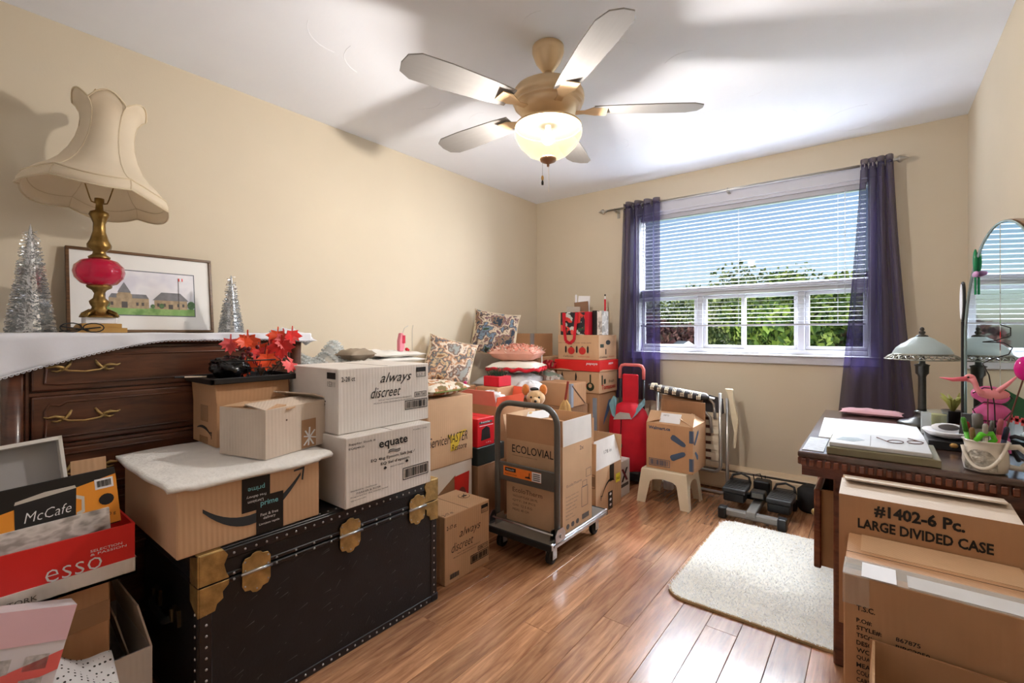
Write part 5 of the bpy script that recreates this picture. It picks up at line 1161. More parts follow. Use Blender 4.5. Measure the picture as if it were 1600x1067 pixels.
Wm.flap('ny', .10, -38, .02, KRAFT2); lf = Wm.lastflap; o = lf.rect(.28, .12, .44, .74, PAPER, 'shipping_label', .001)
lf.text('SHIP TO', .34, .62, .12, .12, INKG, lift=.002); lf.frame(.32, .22, .12, .3, INKG, .001); lf.frame(.56, .22, .12, .3, INKG, .001); lf.barcode(.46, .2, .08, .3, INKG, 8, False)
Wm.flap('py', .13, -3, m=KDARK); Wm.flap('px', .10, -62, .05, KRAFT2); Wm.flap('nx', .1, -70)
cup = thing('small_white_jar', 'small white plastic jar on the floor behind the step stool', 'jar', (-1.225, 3.47, 0)); MB().lathe([(.035, 0), (.037, .005), (.037, .055), (.032, .06), (.032, .065), (.038, .066), (.038, .085), (0, .087)], 18).build('jar', PAPER, cup, smooth=False)

sp_ = thing('mini_stepper', 'black and grey mini stepper exercise machine on the floor by the heater', 'stepper', (-.60, 3.36, 0))
GS = mat('grey_steel_paint', (128, 124, 120), .4, .5, var=.06); DK = mat('dark_foot_plate', (46, 48, 50), .5, var=.08)
MB().box(-.15, .15, -.235, -.19, .022, .065).build('front_bar', GS, sp_, bevel=.008); MB().box(-.13, .16, .17, .21, .02, .06).build('rear_bar', BLACK, sp_, bevel=.008)
for x in (-.165, .165): MB().box(x - .025, x + .025, -.245, -.18, 0, .072).build('end_cap', BLACK, sp_, bevel=.01, seg=2)
for x in (-.14, .17): MB().box(x - .025, x + .025, .16, .22, 0, .07).build('end_cap', BLACK, sp_, bevel=.01, seg=2)
MB().obox((.0, -.03, .065), (.055, .42, .04), (.04, 0, 0)).build('spine', GS, sp_, bevel=.004)
for s_, x, z in ((-1, -.125, .135), (1, .135, .12)):
    pd = empty('pedal', sp_, (x, .02, z)); pd.rotation_euler = (0, 0, s_ * -.02)
    MB().slab([(-.068, -.15, 0), (.068, -.15, 0), (.072, .0, .0), (.06, .12, .0), (-.06, .12, .0), (-.072, .0, 0)], (0, 0, .028)).build('foot_plate', DK, pd, bevel=.006, seg=2)
    MB().box(-.062, .062, -.145, -.04, -.055, .0).build('pedal_body', BLACK, pd, bevel=.006)
    MB().tube([(-.062, .06, .02), (-.05, .09, .055), (0, .105, .068), (.05, .09, .055), (.062, .06, .02)], .008, 6).build('toe_rim', BLACK, pd, smooth=True)
    for k in range(6): MB().box(-.055, .055, -.12 + .035 * k, -.112 + .035 * k, .027, .030).build('grip_rib', BLACK, pd)
    MB().tube([(s_ * .03, -.05, -.05), (s_ * -.02, .12, -.09)], .016, 8).build('hydraulic_cylinder', BLACK, pd, smooth=True)
MB().box(-.04, .045, -.05, .02, .10, .15).build('console', BLACK, sp_, bevel=.006); MB().box(-.03, .035, -.051, -.049, .11, .14).build('display', mat('display_grey', (120, 122, 118), .3), sp_); MB().box(-.05, .05, .1, .19, .09, .18).build('rear_hub', BLACK, sp_, bevel=.01)
q = MB(); q.tube([(-.05, .15, .15), (-.06, .16, .2), (-.02, .17, .21), (.0, .16, .16)], .004, 6); q.build('cable_loop', BLACK, sp_)
bb = thing('black_round_case', 'round black case on the floor at the foot of the vanity', 'case', (-.33, 3.62, 0)); MB().lathe([(.07, 0), (.085, .02), (.085, .13), (.06, .155), (0, .16)], 20).build('case', BLACKT, bb, smooth=True)

RUG = mat('cream_shag', (250, 249, 246), .95, var=.06, scale=40, sheen=.4, bump=.3, bscale=70)
rg = thing('shag_rug', 'cream shag rug with rounded corners on the floor before the vanity', 'rug', (-.25, 2.57, 0))
def rr_rect(sx, sy, r, n=7):
    P_ = []
    for (cx, cy, a0) in ((sx - r, sy - r, 0), (-sx + r, sy - r, 90), (-sx + r, -sy + r, 180), (sx - r, -sy + r, 270)):
        for i in range(n): a = math.radians(a0 + 90 * i / (n - 1)); P_.append((cx + r * math.cos(a), cy + r * math.sin(a), .001))
    return P_
P_ = rr_rect(.50, .52, .09); MB().slab(P_, (0, 0, .010)).build('backing', mat('rug_binding', (190, 160, 118), .9, var=.1), rg)
MB().slab([(x * .985, y * .985, .0105) for x, y, z in P_], (0, 0, .002)).build('pile_base', mat('pile_base_cream', (236, 230, 218), .95, var=.06, scale=50), rg)
rr = random.Random(17); q = MB()
for i in range(26000):
    x, y = rr.uniform(-.496, .496), rr.uniform(-.516, .516); dx, dy = max(0, abs(x) - .41), max(0, abs(y) - .43)
    if dx * dx + dy * dy > .0073: continue
    a = rr.random() * 6.28; h = rr.uniform(.003, .009); l = .013; c, s = math.cos(a), math.sin(a); w_ = .0022
    q.add([(x - s * w_, y + c * w_, .011), (x + s * w_, y - c * w_, .011), (x + c * l, y + s * l, .011 + h)], [(0, 1, 2)])
o = q.build('pile', RUG, rg); o['kind'] = 'stuff'

# ================================================================== vanity and what lies on it
VW = wood('vanity_wood', (74, 34, 22), (128, 70, 46), rough=.25, coat=.4, scale=3, stretch=(3, 10, 10)); VR = wood('vanity_red', (112, 44, 30), (140, 62, 42), rough=.4, coat=.1, scale=2, stretch=(8, 8, 1))
va = thing('vanity_desk', 'dark wood vanity desk with carved edge and a pulled-out drawer by the right wall', 'desk', (.09, 2.49, 0))
x0, x1, y0, y1 = -.31, .318, -.56, .57
MB().box(x0, x1, y0, y1, .728, .75).build('top', wood('vanity_top', (52, 34, 30), (96, 70, 60), rough=.2, coat=.5, scale=3, stretch=(3, 10, 10)), va, bevel=.006, seg=2)
MB().box(x0 + .012, x1, y0 + .012, y1 - .012, .665, .727).build('apron', VW, va)
n = 26
for i in range(n):
    x = x0 + .008 + (x1 - x0 - .016) * i / n; MB().box(x + .003, x + .019, y0 - .001, y0 + .014, .700, .726).build('carved_dentil', VW, va, bevel=.003)
for i in range(30):
    y = y0 + .01 + (y1 - y0 - .02) * i / 30; MB().box(x0 - .001, x0 + .014, y + .004, y + .028, .700, .726).build('carved_dentil', VW, va, bevel=.003)
MB().box(-.205, x1, y0 + .06, y0 + .46, .06, .665).build('pedestal', VW, va, bevel=.004)
for (x, y) in ((-.19, y0 + .075), (-.19, y0 + .445), (x1 - .02, y0 + .08)): MB().box(x - .018, x + .018, y - .018, y + .018, 0, .665).build('corner_leg', VW, va, bevel=.005)
MB().box(x0 - .025, x1, y1 - .10, y1 - .06, .0, .665).build('end_panel', VR, va, bevel=.004)
dr = empty('drawer', va, (-.245, y0 + .26, .46))
MB().box(-.022, .0, -.19, .19, -.14, .145).build('drawer_front', VW, dr, bevel=.004); MB().box(.0, .10, -.172, -.16, -.135, .14).build('drawer_side', mat('drawer_birch', (176, 134, 92), .6, var=.1), dr); MB().box(.0, .10, .16, .172, -.135, .14).build('drawer_side', mat('drawer_birch', (176, 134, 92), .6), dr); MB().box(.0, .1, -.16, .16, -.135, -.128).build('drawer_bottom', mat('drawer_birch', (176, 134, 92), .6), dr)
MB().ball((-.034, 0, 0), .014, n=10, m=8).build('knob', BRASS, dr, smooth=True)

mi = thing('arched_mirror', 'arched frameless vanity mirror in a brown wooden back against the right wall', 'mirror', (.353, 2.372, .752), math.radians(12))
def arch(a, b_, zc, n=28): return [(-a, 0)] + [(a * math.cos(t) * -1, zc + b_ * math.sin(t)) for t in [PI * i / n for i in range(n + 1)]] + [(a, 0)]
BK = wood('mirror_back_wood', (96, 66, 44), (140, 102, 70), scale=4, stretch=(6, 6, 2))
MB().slab([(0.006, y, z) for y, z in arch(.302, .438, .38)], (.024, 0, 0)).build('back_board', BK, mi)
MIR = mat('mirror_glass', (214, 226, 228), .03, 1.0, var=0)
def arch_z(y): return .38 + .43 * math.sqrt(max(0, 1 - (y / .294) ** 2))
for lo, hi in ((-.294, .012), (.014, .294)):
    k = 20; ys = [lo + (hi - lo) * i / k for i in range(k + 1)]; P_ = [(lo, 0)] + [(y, arch_z(y)) for y in ys] + [(hi, 0)]
    MB().slab([(0, y, z) for y, z in P_], (.005, 0, 0)).build('mirror_pane', MIR, mi, bevel=.002)
MB().tube([(-.001, y, z) for y, z in arch(.297, .433, .38)], .004, 6).build('bevel_edge', mat('bevel_glass', (170, 190, 188), .1, .6, var=.05), mi, smooth=True)
MB().obox((.008, -.29, .50), (.03, .02, .02)).build('clip', STEEL, mi)
oc = thing('oval_hand_mirror', 'oval black-rimmed hand mirror hung on the far edge of the arched mirror', 'hand mirror', (.283, 2.70, 1.21))
MB().slab([(0, .045 * math.cos(a), .085 * math.sin(a) + .09) for a in [2 * PI * i / 24 for i in range(24)]], (.01, 0, 0)).build('rim', BLACK, oc, bevel=.003); MB().slab([(-.002, .036 * math.cos(a), .074 * math.sin(a) + .09) for a in [2 * PI * i / 24 for i in range(24)]], (.004, 0, 0)).build('glass', PAPER, oc); MB().obox((.005, .0, -.215), (.012, .022, .45)).build('grip', BLACK, oc, bevel=.004)
tn = thing('green_trinket', 'green and lilac dragonfly trinket clipped to the arched mirror', 'ornament', (.308, 2.56, 1.38)); MB().ball((0, 0, .07), .008, .012, .05, 8, 8).build('body', mat('emerald', (30, 130, 80), .2, var=.1), tn, smooth=True); MB().ball((0, .0, .02), .008, .05, .012, 8, 6).build('wings', mat('lilac', (206, 150, 200), .4, var=.1), tn, smooth=True); MB().tube([(0, 0, -.06), (0, 0, .02)], .004, 6).build('tail', mat('emerald', (30, 130, 80), .2), tn)

# dome desk lamp
dl = thing('dome_desk_lamp', 'dark bronze desk lamp with a frosted glass dome shade on the vanity', 'lamp', (.165, 2.80, .751))
BZ = mat('dark_bronze', (74, 72, 68), .35, .8, var=.15, scale=40)
MB().lathe([(.085, 0), (.09, .006), (.08, .016), (.05, .022), (.045, .028), (.03, .034), (.022, .05), (.028, .056), (.028, .062), (.018, .068), (0, .07)], 32).build('base', BZ, dl, smooth=True)
MB().lathe([(.017, .066), (.015, .08), (.0145, .22), (.017, .228), (.024, .236), (.025, .268), (.030, .274), (.012, .28), (.008, .315), (0, .316)], 20, fn=lambda r, z, a, i: (r * (1 + .06 * math.sin(8 * a) * (1 if i in (1, 2) else 0)), z)).build('column', BZ, dl, smooth=True)
DG = clear('frosted_dome', (198, 212, 212), .12, .4, trl=.4, bump=.3, bscale=35)
MB().shell([(.106, .322), (.104, .332), (.092, .352), (.075, .368), (.058, .378), (.042, .392), (.022, .402), (.01, .404)], 36).build('glass_dome', DG, dl, smooth=True)
q = MB(); q.tube([(.133 * math.cos(a), .133 * math.sin(a), .300) for a in [2 * PI * i / 40 for i in range(40)]], .003, 6, closed=True); q.tube([(.105 * math.cos(a), .105 * math.sin(a), .322) for a in [2 * PI * i / 40 for i in range(40)]], .004, 6, closed=True)
for i in range(28):
    a = 2 * PI * i / 28; q.tube([(.105 * math.cos(a), .105 * math.sin(a), .321), (.12 * math.cos(a + .09), .12 * math.sin(a + .09), .313), (.133 * math.cos(a), .133 * math.sin(a), .301), (.12 * math.cos(a - .09), .12 * math.sin(a - .09), .313)], .003, 5, closed=True)
q.build('filigree_rim', mat('antique_silver', (150, 148, 136), .35, .8, var=.2, scale=60), dl, smooth=True)
MB().lathe([(.024, .400), (.02, .408), (.008, .412), (.012, .418), (.012, .424), (.006, .428), (.009, .434), (.007, .442), (0, .446)], 14).build('finial', BZ, dl, smooth=True)

def flatbox(name, label, cat, x0, x1, y0, y1, z0, z1, m, part='cover', rz=0, bv=.002):
    r = thing(name, label, cat, ((x0 + x1) / 2, (y0 + y1) / 2, z0), math.radians(rz)); hx, hy = (x1 - x0) / 2, (y1 - y0) / 2
    MB().box(-hx, hx, -hy, hy, 0, z1 - z0).build(part, m, r, bevel=bv); return r
r = flatbox('photo_album', 'thick olive photo album at the near edge of the vanity', 'album', -.135, .16, 1.945, 2.20, .7505, .775, mat('olive_cover', (118, 110, 84), .5, var=.1)); MB().box(-.146, .146, -.126, .126, .004, .021).build('pages', mat('page_edge', (226, 220, 196), .7, var=.06, scale=60), r)
r = flatbox('picture_book', 'grey book with a bird picture lying on the olive album', 'book', -.128, .14, 1.96, 2.20, .7755, .79, mat('grey_cover', (196, 196, 198), .4, var=.05))
f = Face(r, (-.134, -.12, .0145), (1, 0, 0), (0, 1, 0), .268, .24, .0004)
f.poly([(.06, .25), (.25, .22), (.36, .42), (.28, .55), (.12, .48)], mat('book_print', (140, 150, 158), .4, var=.2, scale=40), 'cover_picture'); f.rect(.42, .05, .006, .8, INKG, 'cover_line')
g = thing('eyeglasses', 'thin dark eyeglasses lying open on the grey book', 'glasses', (.08, 2.09, .7905), .5); q = MB()
for s_ in (-1, 1): q.tube([(s_ * .03 + .024 * math.cos(a), .01 * math.sin(a), .004 + .003 * math.sin(a)) for a in [2 * PI * j / 14 for j in range(14)]], .0015, 5, closed=True); q.tube([(s_ * .055, 0, .004), (s_ * .05, .07, .003)], .0015, 5)
q.build('frame', BRW, g)
r = flatbox('paper_sheets', 'large white drawing sheets spread across the vanity top', 'paper', -.19, .15, 2.23, 2.74, .7505, .7555, PAPER, 'sheets', 2, 0)
r = flatbox('newspaper', 'grey printed sheet at the vanity edge left of the olive album', 'paper', -.208, -.145, 1.96, 2.21, .7505, .7525, mat('newsprint', (198, 202, 210), .8, var=.15, scale=60), 'sheet', 0, 0)
pad('cloth', mat('pink_cloth', (226, 176, 186), .85, var=.06), thing('pink_cloth', 'folded pink cloth at the far end of the vanity', 'cloth', (-.02, 2.97, .7505)), (0, 0, .017), .26, .13, .03, (0, 0, -.05), 14, seed=40, rough=.003)
cn = thing('candle_jar', 'olive candle in a clear glass jar beside the desk lamp', 'candle', (.205, 2.66, .7505)); MB().lathe([(.030, .004), (.030, .075), (0, .077)], 20).build('wax', mat('olive_wax', (150, 146, 70), .5, var=.05), cn, smooth=False); MB().shell([(.034, 0), (.034, .092)], 24).build('jar', clear('jar_glass', (220, 228, 226), .75, .05), cn, smooth=True)
cn = thing('glass_block', 'clear glass block standing left of the candle jar', 'ornament', (.165, 2.60, .7505)); MB().box(-.016, .016, -.016, .016, 0, .088).build('glass', clear('block_glass', (214, 220, 222), .45, .05), cn, bevel=.003)
ds_ = thing('white_dish', 'white ceramic trinket dish with ring rest on the vanity', 'dish', (.215, 2.36, .7815)); MB().lathe([(.035, 0), (.06, .008), (.078, .024), (.075, .028), (.055, .014), (.03, .008), (0, .008)], 28).build('dish', PAPER, ds_, smooth=True); MB().ball((-.0, .03, .03), .05, .014, .018, 12, 8).build('ring_rest', PAPER, ds_, smooth=True); MB().ball((-.0, .018, .034), .03, .006, .012, 12, 8).build('grey_patch', INKG, ds_, smooth=True)
r = flatbox('black_case', 'flat black case under the white dish', 'case', .15, .285, 2.26, 2.45, .7505, .781, BLACK, 'case'); MB().ball((0, -.098, .02), .012, .006, .009, 8, 6).build('gold_clasp', GOLD, r, smooth=True)
r = thing('black_stand_frame', 'small black easel-back frame standing behind the pen mug', 'picture frame', (.275, 2.30, .7505), rot=(math.radians(-10), 0, math.radians(-35))); MB().box(-.05, .05, -.006, .006, 0.0, .13).build('frame', BLACK, r, bevel=.003); MB().box(-.042, .042, .006, .03, 0, .004).build('easel_foot', BLACK, r)
pl = thing('potted_succulent', 'tiny yellow-green succulent in a black pot beside the arched mirror', 'plant', (.285, 3.0, .7505)); MB().lathe([(.03, 0), (.04, .05), (.042, .055), (.036, .055), (0, .05)], 16).build('pot', BLACK, pl, smooth=True)
rr = random.Random(3)
for i in range(11):
    a = i * 2.4; q = MB(); q.tube([(0, 0, .05), (.02 * math.cos(a), .02 * math.sin(a), .09 + .02 * rr.random()), (.045 * math.cos(a), .045 * math.sin(a), .11 + .03 * rr.random())], [.006, .008, .002], 6); q.build('leaf', mat('succulent_green', (176, 178, 96), .5, var=.2), pl, smooth=True)

mg = thing('pen_mug', 'white ceramic mug with silver filigree and big handle, full of pens', 'mug', (.262, 2.0, .7505))
CE = mat('cream_glaze', (224, 216, 204), .25, var=.03, coat=.4)
MB().lathe([(.040, 0), (.048, .004), (.052, .03), (.050, .06), (.046, .075), (.050, .092), (.053, .094), (.050, .096), (.045, .09), (.042, .07), (.046, .02), (.03, .012), (0, .011)], 32).build('cup', CE, mg, smooth=True)
MB().tube([(.046, .0, .078), (.07, 0, .082), (.088, 0, .065), (.09, 0, .04), (.075, 0, .018), (.050, 0, .02)], .0085, 10).build('handle', CE, mg, smooth=True)
SV = mat('silver_filigree', (176, 172, 164), .3, .85, var=.4, scale=70, bump=.6, bscale=120)
q = MB(); q.grid(lambda u, v: ((.0535 - .004 * abs(v - .35)) * math.cos(3.6 + 1.5 * u), (.0535 - .004 * abs(v - .35)) * math.sin(3.6 + 1.5 * u), .008 + .062 * v * (1 - .5 * (abs(u - .5) * 2) ** 3)), 14, 8); q.build('silver_patch', SV, mg, smooth=True)
MB().tube([(.056 * math.cos(3.5 + 2.2 * t), .056 * math.sin(3.5 + 2.2 * t), .075 - .068 * math.sin(PI * min(1, t * 1.1)) ** .8 + .02 * t) for t in [i / 16 for i in range(17)]], .005, 6).build('ridge', CE, mg, smooth=True)
PENS = [('black marker with a grey cap', (28, 28, 30)), ('silver ballpoint pen', (176, 174, 170)), ('grey glue stick with black print', (150, 146, 142)), ('red felt pen', (196, 30, 40)), ('green highlighter', (90, 190, 50)), ('tan pencil', (196, 152, 96)), ('white nail file', (226, 220, 212)), ('pink felt pen', (224, 110, 130)), ('dark blue pen', (40, 50, 80))]
for i, (nm, c) in enumerate(PENS):
    a = i * 2 * PI / len(PENS) + .4; d = .026 if i else .01; x, y = .262 + d * math.cos(a), 2.0 + d * math.sin(a)
    p = thing('pen', nm + ' standing in the white filigree mug', 'pen', (x, y, .764), rot=(-.16 * math.sin(a), .16 * math.cos(a), 0), group='pens in the filigree mug'); h = .12 + .035 * ((i * 7) % 5) / 4; rp = .006 if i != 2 else .012
    MB().lathe([(rp * .4, 0), (rp, .008), (rp, h * .7)], 10).build('barrel', mat('pen_%d' % i, c, .35, var=.03), p, smooth=True); MB().lathe([(rp * 1.1, h * .7), (rp * 1.1, h - .006), (rp * .7, h), (0, h)], 10).build('cap', mat('pencap_%d' % i, tuple(int(k * .7) for k in c), .35, var=0), p, smooth=True)
gc = thing('green_clip', 'bright green plastic clip resting among the pens', 'clip', (.258, 1.972, .845)); MB().tube([(-.02, -.012, 0), (-.01, -.016, .022), (.012, -.012, .026), (.02, -.006, .008), (.008, -.012, -.004)], .008, 8).build('clip', mat('lime_plastic', (90, 200, 40), .3, var=.05), gc, smooth=True)
FLM = clear('pink_cellophane', (236, 120, 180), .25, .12, trl=.3, bump=.2, bscale=30); PKF = mat('pink_wood', (238, 152, 160), .6, var=.06)
fm = thing('cellophane_flamingo', 'pink cellophane flamingo ornament on a wire in front of the mirror', 'ornament', (.285, 2.06, .80))
PK2 = mat('black_wire', (24, 22, 24), .4, var=0)
MB().ball((-.005, .0, .175), .042, .016, .026, 18, 12, fn=lambda t, a: 1 + .12 * math.sin(3 * a + 2 * t)).build('wing', FLM, fm, smooth=True); MB().ball((-.0, .0, .120), .040, .018, .030, 18, 12, fn=lambda t, a: 1 + .1 * math.sin(4 * a + t)).build('body', FLM, fm, smooth=True)
for x in (-.022, .028): MB().tube([(x * .6, 0, .10), (x, 0, .06), (x * 1.1, 0, .03), (x * 1.3, 0, 0)], [.012, .011, .009, .006], 8).build('leg', FLM, fm, smooth=True)
q = MB(); q.tube([(-.045, -.014, .18), (-.02, -.018, .2), (.02, -.018, .195), (.042, -.014, .17), (.03, -.018, .15), (-.02, -.018, .155), (-.045, -.014, .13), (-.03, -.018, .095), (.02, -.018, .10), (.04, -.014, .13)], .0018, 5); q.tube([(0, 0, -.04), (0, 0, .11)], .0018, 5); q.build('wire_outline', PK2, fm)
fb = thing('wooden_flamingo_pick', 'flat pink bird pick with a long beak standing in the mug', 'ornament', (.262, 2.03, .79)); 
MB().ball((.022, .002, .192), .036, .005, .017, 14, 8).build('body', PKF, fb, smooth=True); MB().tube([(-.002, .002, .192), (-.014, .002, .205), (-.018, .002, .222), (-.026, .002, .238)], [.010, .007, .007, .010], 8).build('neck', PKF, fb, smooth=True); MB().ball((-.03, .002, .238), .014, .006, .013, 12, 8).build('head', PKF, fb, smooth=True); MB().tube([(-.036, .002, .236), (-.07, .002, .231), (-.10, .002, .236)], [.008, .006, .001], 8).build('beak', mat('rose_beak', (232, 110, 130), .5, var=.05), fb, smooth=True); MB().tube([(0.01, .002, 0), (0.01, .002, .18)], .0016, 5).build('stick', BRW, fb); MB().tube([(.03, .002, .20), (.05, .002, .222), (.072, .002, .25)], [.008, .006, .002], 8).build('wing', PKF, fb, smooth=True); MB().ball((-.034, -.0045, .241), .003, n=8, m=6).build('eye', BLACK, fb)
cw = thing('coiled_wire_pick', 'dark curly wire pick rising from the mug before the mirror', 'ornament', (.29, 2.03, .79)); MB().tube([(0, 0, 0), (-.004, 0, .16), (-.016, 0, .25), (-.03, 0, .285), (-.01, 0, .30), (.026, 0, .315), (.034, 0, .335), (.016, .0, .35), (-.03, 0, .352), (-.002, 0, .356), (.03, 0, .372), (.03, 0, .395), (.008, 0, .405)], .0018, 6).build('wire', PK2, cw, smooth=True)
tp_ = thing('magenta_ball_pick', 'magenta ball on a brown stick leaning at the right of the mug', 'ornament', (.285, 2.0, .79)); MB().tube([(0, 0, 0), (.055, 0, .24)], .0022, 6).build('stick', BRW, tp_); MB().ball((.06, 0, .275), .024, .024, .036, 14, 10).build('ball', mat('magenta_gloss', (206, 20, 130), .15, var=.05), tp_, smooth=True)
cm = thing('coral_comb_pick', 'coral pink cutout word pick beside the flamingo', 'ornament', (.305, 2.06, .80)); q = MB()
for i in range(5): q.box(-.01 + .013 * i, -.002 + .013 * i, 0, .004, .104 - .004 * i, .128 - .004 * i)
q.slab([(-.014, 0, .112), (.055, 0, .094), (.055, 0, .104), (-.014, 0, .122)], (0, .004, 0)); q.tube([(0, .002, -.03), (0, .002, .11)], .0014, 5); q.build('cutout', mat('coral_plastic', (240, 96, 110), .4, var=.05), cm)
gp = thing('green_card_pick', 'dark green leaf-shaped card behind the coral pick', 'card', (.318, 2.12, .79)); MB().slab([(-.03, 0, .12), (.05, 0, .10), (.05, 0, .17), (.0, 0, .205), (-.03, 0, .17)], (0, .003, 0)).build('card', mat('green_card', (38, 96, 60), .6, var=.08), gp); MB().tube([(.01, .0015, 0), (.01, .0015, .13)], .0015, 5).build('stick', BRW, gp)
cb = thing('black_cable', 'black cable curling over the vanity at the right wall', 'cable', (.33, 2.05, .7505)); MB().tube([(.03, .12, .01), (-.01, .04, .09), (.0, -.02, .108), (.04, -.05, .10), (.075, -.07, .085), (.06, -.08, .02), (.02, -.06, .008)], .006, 8).build('cable', BLACKT, cb, smooth=True)

# ================================================================== cartons at the right front
K0 = Carton('plain_carton', 'plain brown carton under the divided-case carton', -.03, .30, 1.69, 1.91, 0, .3125, KDARK)
K1 = Carton('divided_case_carton', 'brown carton lettered LARGE DIVIDED CASE in front of the vanity', -.086, .288, 1.68, 1.915, .314, .695, KRAFT, open=True)
f = K1.face('ny'); f.text('#1402-6 Pc.', .22, .87, .50, .095, INK, bold=.035); f.text('LARGE DIVIDED CASE', .12, .765, .74, .075, INK, bold=.03)
K1.flap('ny', .15, -86, .0, PALE); K1.flap('py', .14, -80, .03, PALE)
K2 = Carton('food_center_carton', 'big brown carton with clear tape and an order-details list, nearest right', -.062, .33, 1.385, 1.675, 0, .588, KRAFT)
f = K2.face('ny'); f.text('T.S.C.', .065, .862, .09, .022, INK, bold=.02)
rows_ = [('P.O#:', None, .075), ('STYLE#:', '867875', .12), ('TSC#:', 'BIBC2050', .08), ('DESCRIPTION:', '513809  WHT', .21), ('WOLFGANG PUCK FOOD PREP CENTER  WHITE', None, .82), ('QUANTITY:  1', None, .19), ('MEAS:', None, .09), ('COLOUR:', None, .12), ('CARTON:', None, .12), ('GROSS WT:', None, .15), ('COUNTRY:', None, .14)]
for i, (a, b_, w_) in enumerate(rows_):
    v = .812 - .030 * i; f.text(a, .065, v, w_, .019, INK, bold=.02)
    if b_: f.text(b_, .25, v + .003, (.11, .15, .20)[min(2, i - 1)], .017, INK, bold=.015)
MB().box(-K2.hx - .0012, K2.hx + .0012, -.11, -.05, K2.h, K2.h + .0012).build('clear_tape', TAPEC, K2.root)
MB().box(-K2.hx - .0014, K2.hx + .0014, -K2.hy - .0015, -K2.hy + .10, K2.h - .0, K2.h + .0016).build('clear_tape', TAPEC, K2.root)
MB().box(-K2.hx - .0016, -K2.hx + .05, -K2.hy - .0018, -K2.hy + .06, K2.h - .07, K2.h + .002).build('clear_tape', TAPEC, K2.root)
MB().box(-K2.hx + .03, K2.hx - .05, .02, K2.hy + .001, K2.h, K2.h + .001).build('paper_strip', KRAFT2, K2.root); MB().box(-K2.hx + .035, -K2.hx + .10, -K2.hy + .0, -K2.hy + .085, K2.h + .0018, K2.h + .0026).build('shipping_label', PAPER, K2.root); MB().box(-K2.hx + .12, K2.hx - .02, -K2.hy + .005, -K2.hy + .07, K2.h + .0018, K2.h + .0024).build('white_tape', clear('white_tape', (228, 226, 224), .25, .15), K2.root)
K3 = Carton('open_carton', 'open brown carton with raised flap in front of the food centre carton', -.012, .36, 1.13, 1.375, 0, .37, KRAFT, open=True)
K3.flap('py', .085, -2, .0, KRAFT); K3.flap('nx', .085, -4, .03, KRAFT2); K3.flap('px', .13, 20)

# ================================================================== stack at the left front
S0 = Carton('plain_carton', 'plain carton on the floor at the bottom of the left front stack', -2.02, -1.68, -.05, .40, 0, .118, KDARK)
S1 = Carton('white_open_carton', 'open white carton with a maple leaf mark in the left front stack', -2.03, -1.65, -.02, .415, .1195, .265, GREYC, open=True)
maple(S1.face('px'), .42, .28, .04, INK); S1.flap('py', .12, -12, .08, PALE); S1.flap('nx', .12, -8, .03, KRAFT2)
MB().obox((-.03, .18, .13), (.2, .004, .2), (.25, .1, 0)).build('inner_card', PALE, S1.root)
S2 = Carton('taped_brown_carton', 'brown carton sealed with creased tape inside the white open carton', -1.99, -1.675, -.01, .325, .1265, .482, KRAFT)
f = S2.face('px'); f.poly([(0, .66), (1, .70), (1, .86), (0, .80)], TAPE, 'tape_strip'); f.poly([(.30, .0), (.42, .0), (.42, .95), (.30, .95)], clear('creased_tape', (190, 150, 110), .5, .2), 'tape_strip', .0006)
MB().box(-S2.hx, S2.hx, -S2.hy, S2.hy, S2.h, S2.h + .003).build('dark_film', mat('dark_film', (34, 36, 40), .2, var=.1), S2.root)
S3 = Carton('red_carton', 'red printed carton in a white tray, holding the coffee box and papers', -2.02, -1.655, -.10, .376, .4985, .632, REDC, open=True)
MB().box(-S3.hx - .006, S3.hx + .004, -S3.hy, S3.hy + .004, -.009, -.001).build('tray_base', GREYC, S3.root); MB().box(S3.hx, S3.hx + .004, -S3.hy, S3.hy + .004, -.009, .036).build('tray_lip', GREYC, S3.root); MB().box(-S3.hx, S3.hx + .004, S3.hy, S3.hy + .004, -.009, .036).build('tray_lip', GREYC, S3.root)
f = Face(S3.root, (S3.hx + .0002, -S3.hy, 0), (0, 1, 0), (0, 0, 1), 2 * S3.hy, S3.h); f.text('esso', .62, .27, .23, .24, PAPER, bold=-.01); f.poly([(0, .1), (.30, .1), (.33, .3), (.30, .62), (.24, .86), (.15, .95), (0, .95)], GREYC, 'white_round'); f.text('SELECTION', .80, .62, .14, .05, PAPER); f.text('& PASSION', .80, .55, .16, .045, PAPER)
f = Face(S3.root, (S3.hx + .004, -S3.hy, -.009), (0, 1, 0), (0, 0, 1), 2 * S3.hy, .045); f.text('TORK', .48, .3, .11, .28, INKG)
cf = thing('coffee_box', 'flat orange and black coffee box standing in the red carton', 'box', (-1.70, .125, .62), rot=(math.radians(3), math.radians(-12), 0))
MB().box(-.012, .012, -.24, .228, 0, .155).build('box', mat('coffee_black', (22, 20, 20), .4, var=.05), cf, bevel=.002)
f = Face(cf, (.012, -.24, 0), (0, 1, 0), (0, 0, 1), .468, .155); f.poly([(0, .02), (1, .02), (1, .88), (.85, .80), (.5, .62), (0, .50)], mat('coffee_orange', (232, 150, 48), .4, var=.05), 'orange_print'); f.poly([(.56, .10), (.80, .14), (.82, .78), (.57, .72)], INK, 'mug_picture', .0006)
f.poly([(.81, .30), (.845, .34), (.85, .60), (.815, .66), (.813, .60), (.837, .56), (.832, .38), (.81, .36)], mat('mug_rim', (196, 190, 180), .3), 'mug_handle', .0006)
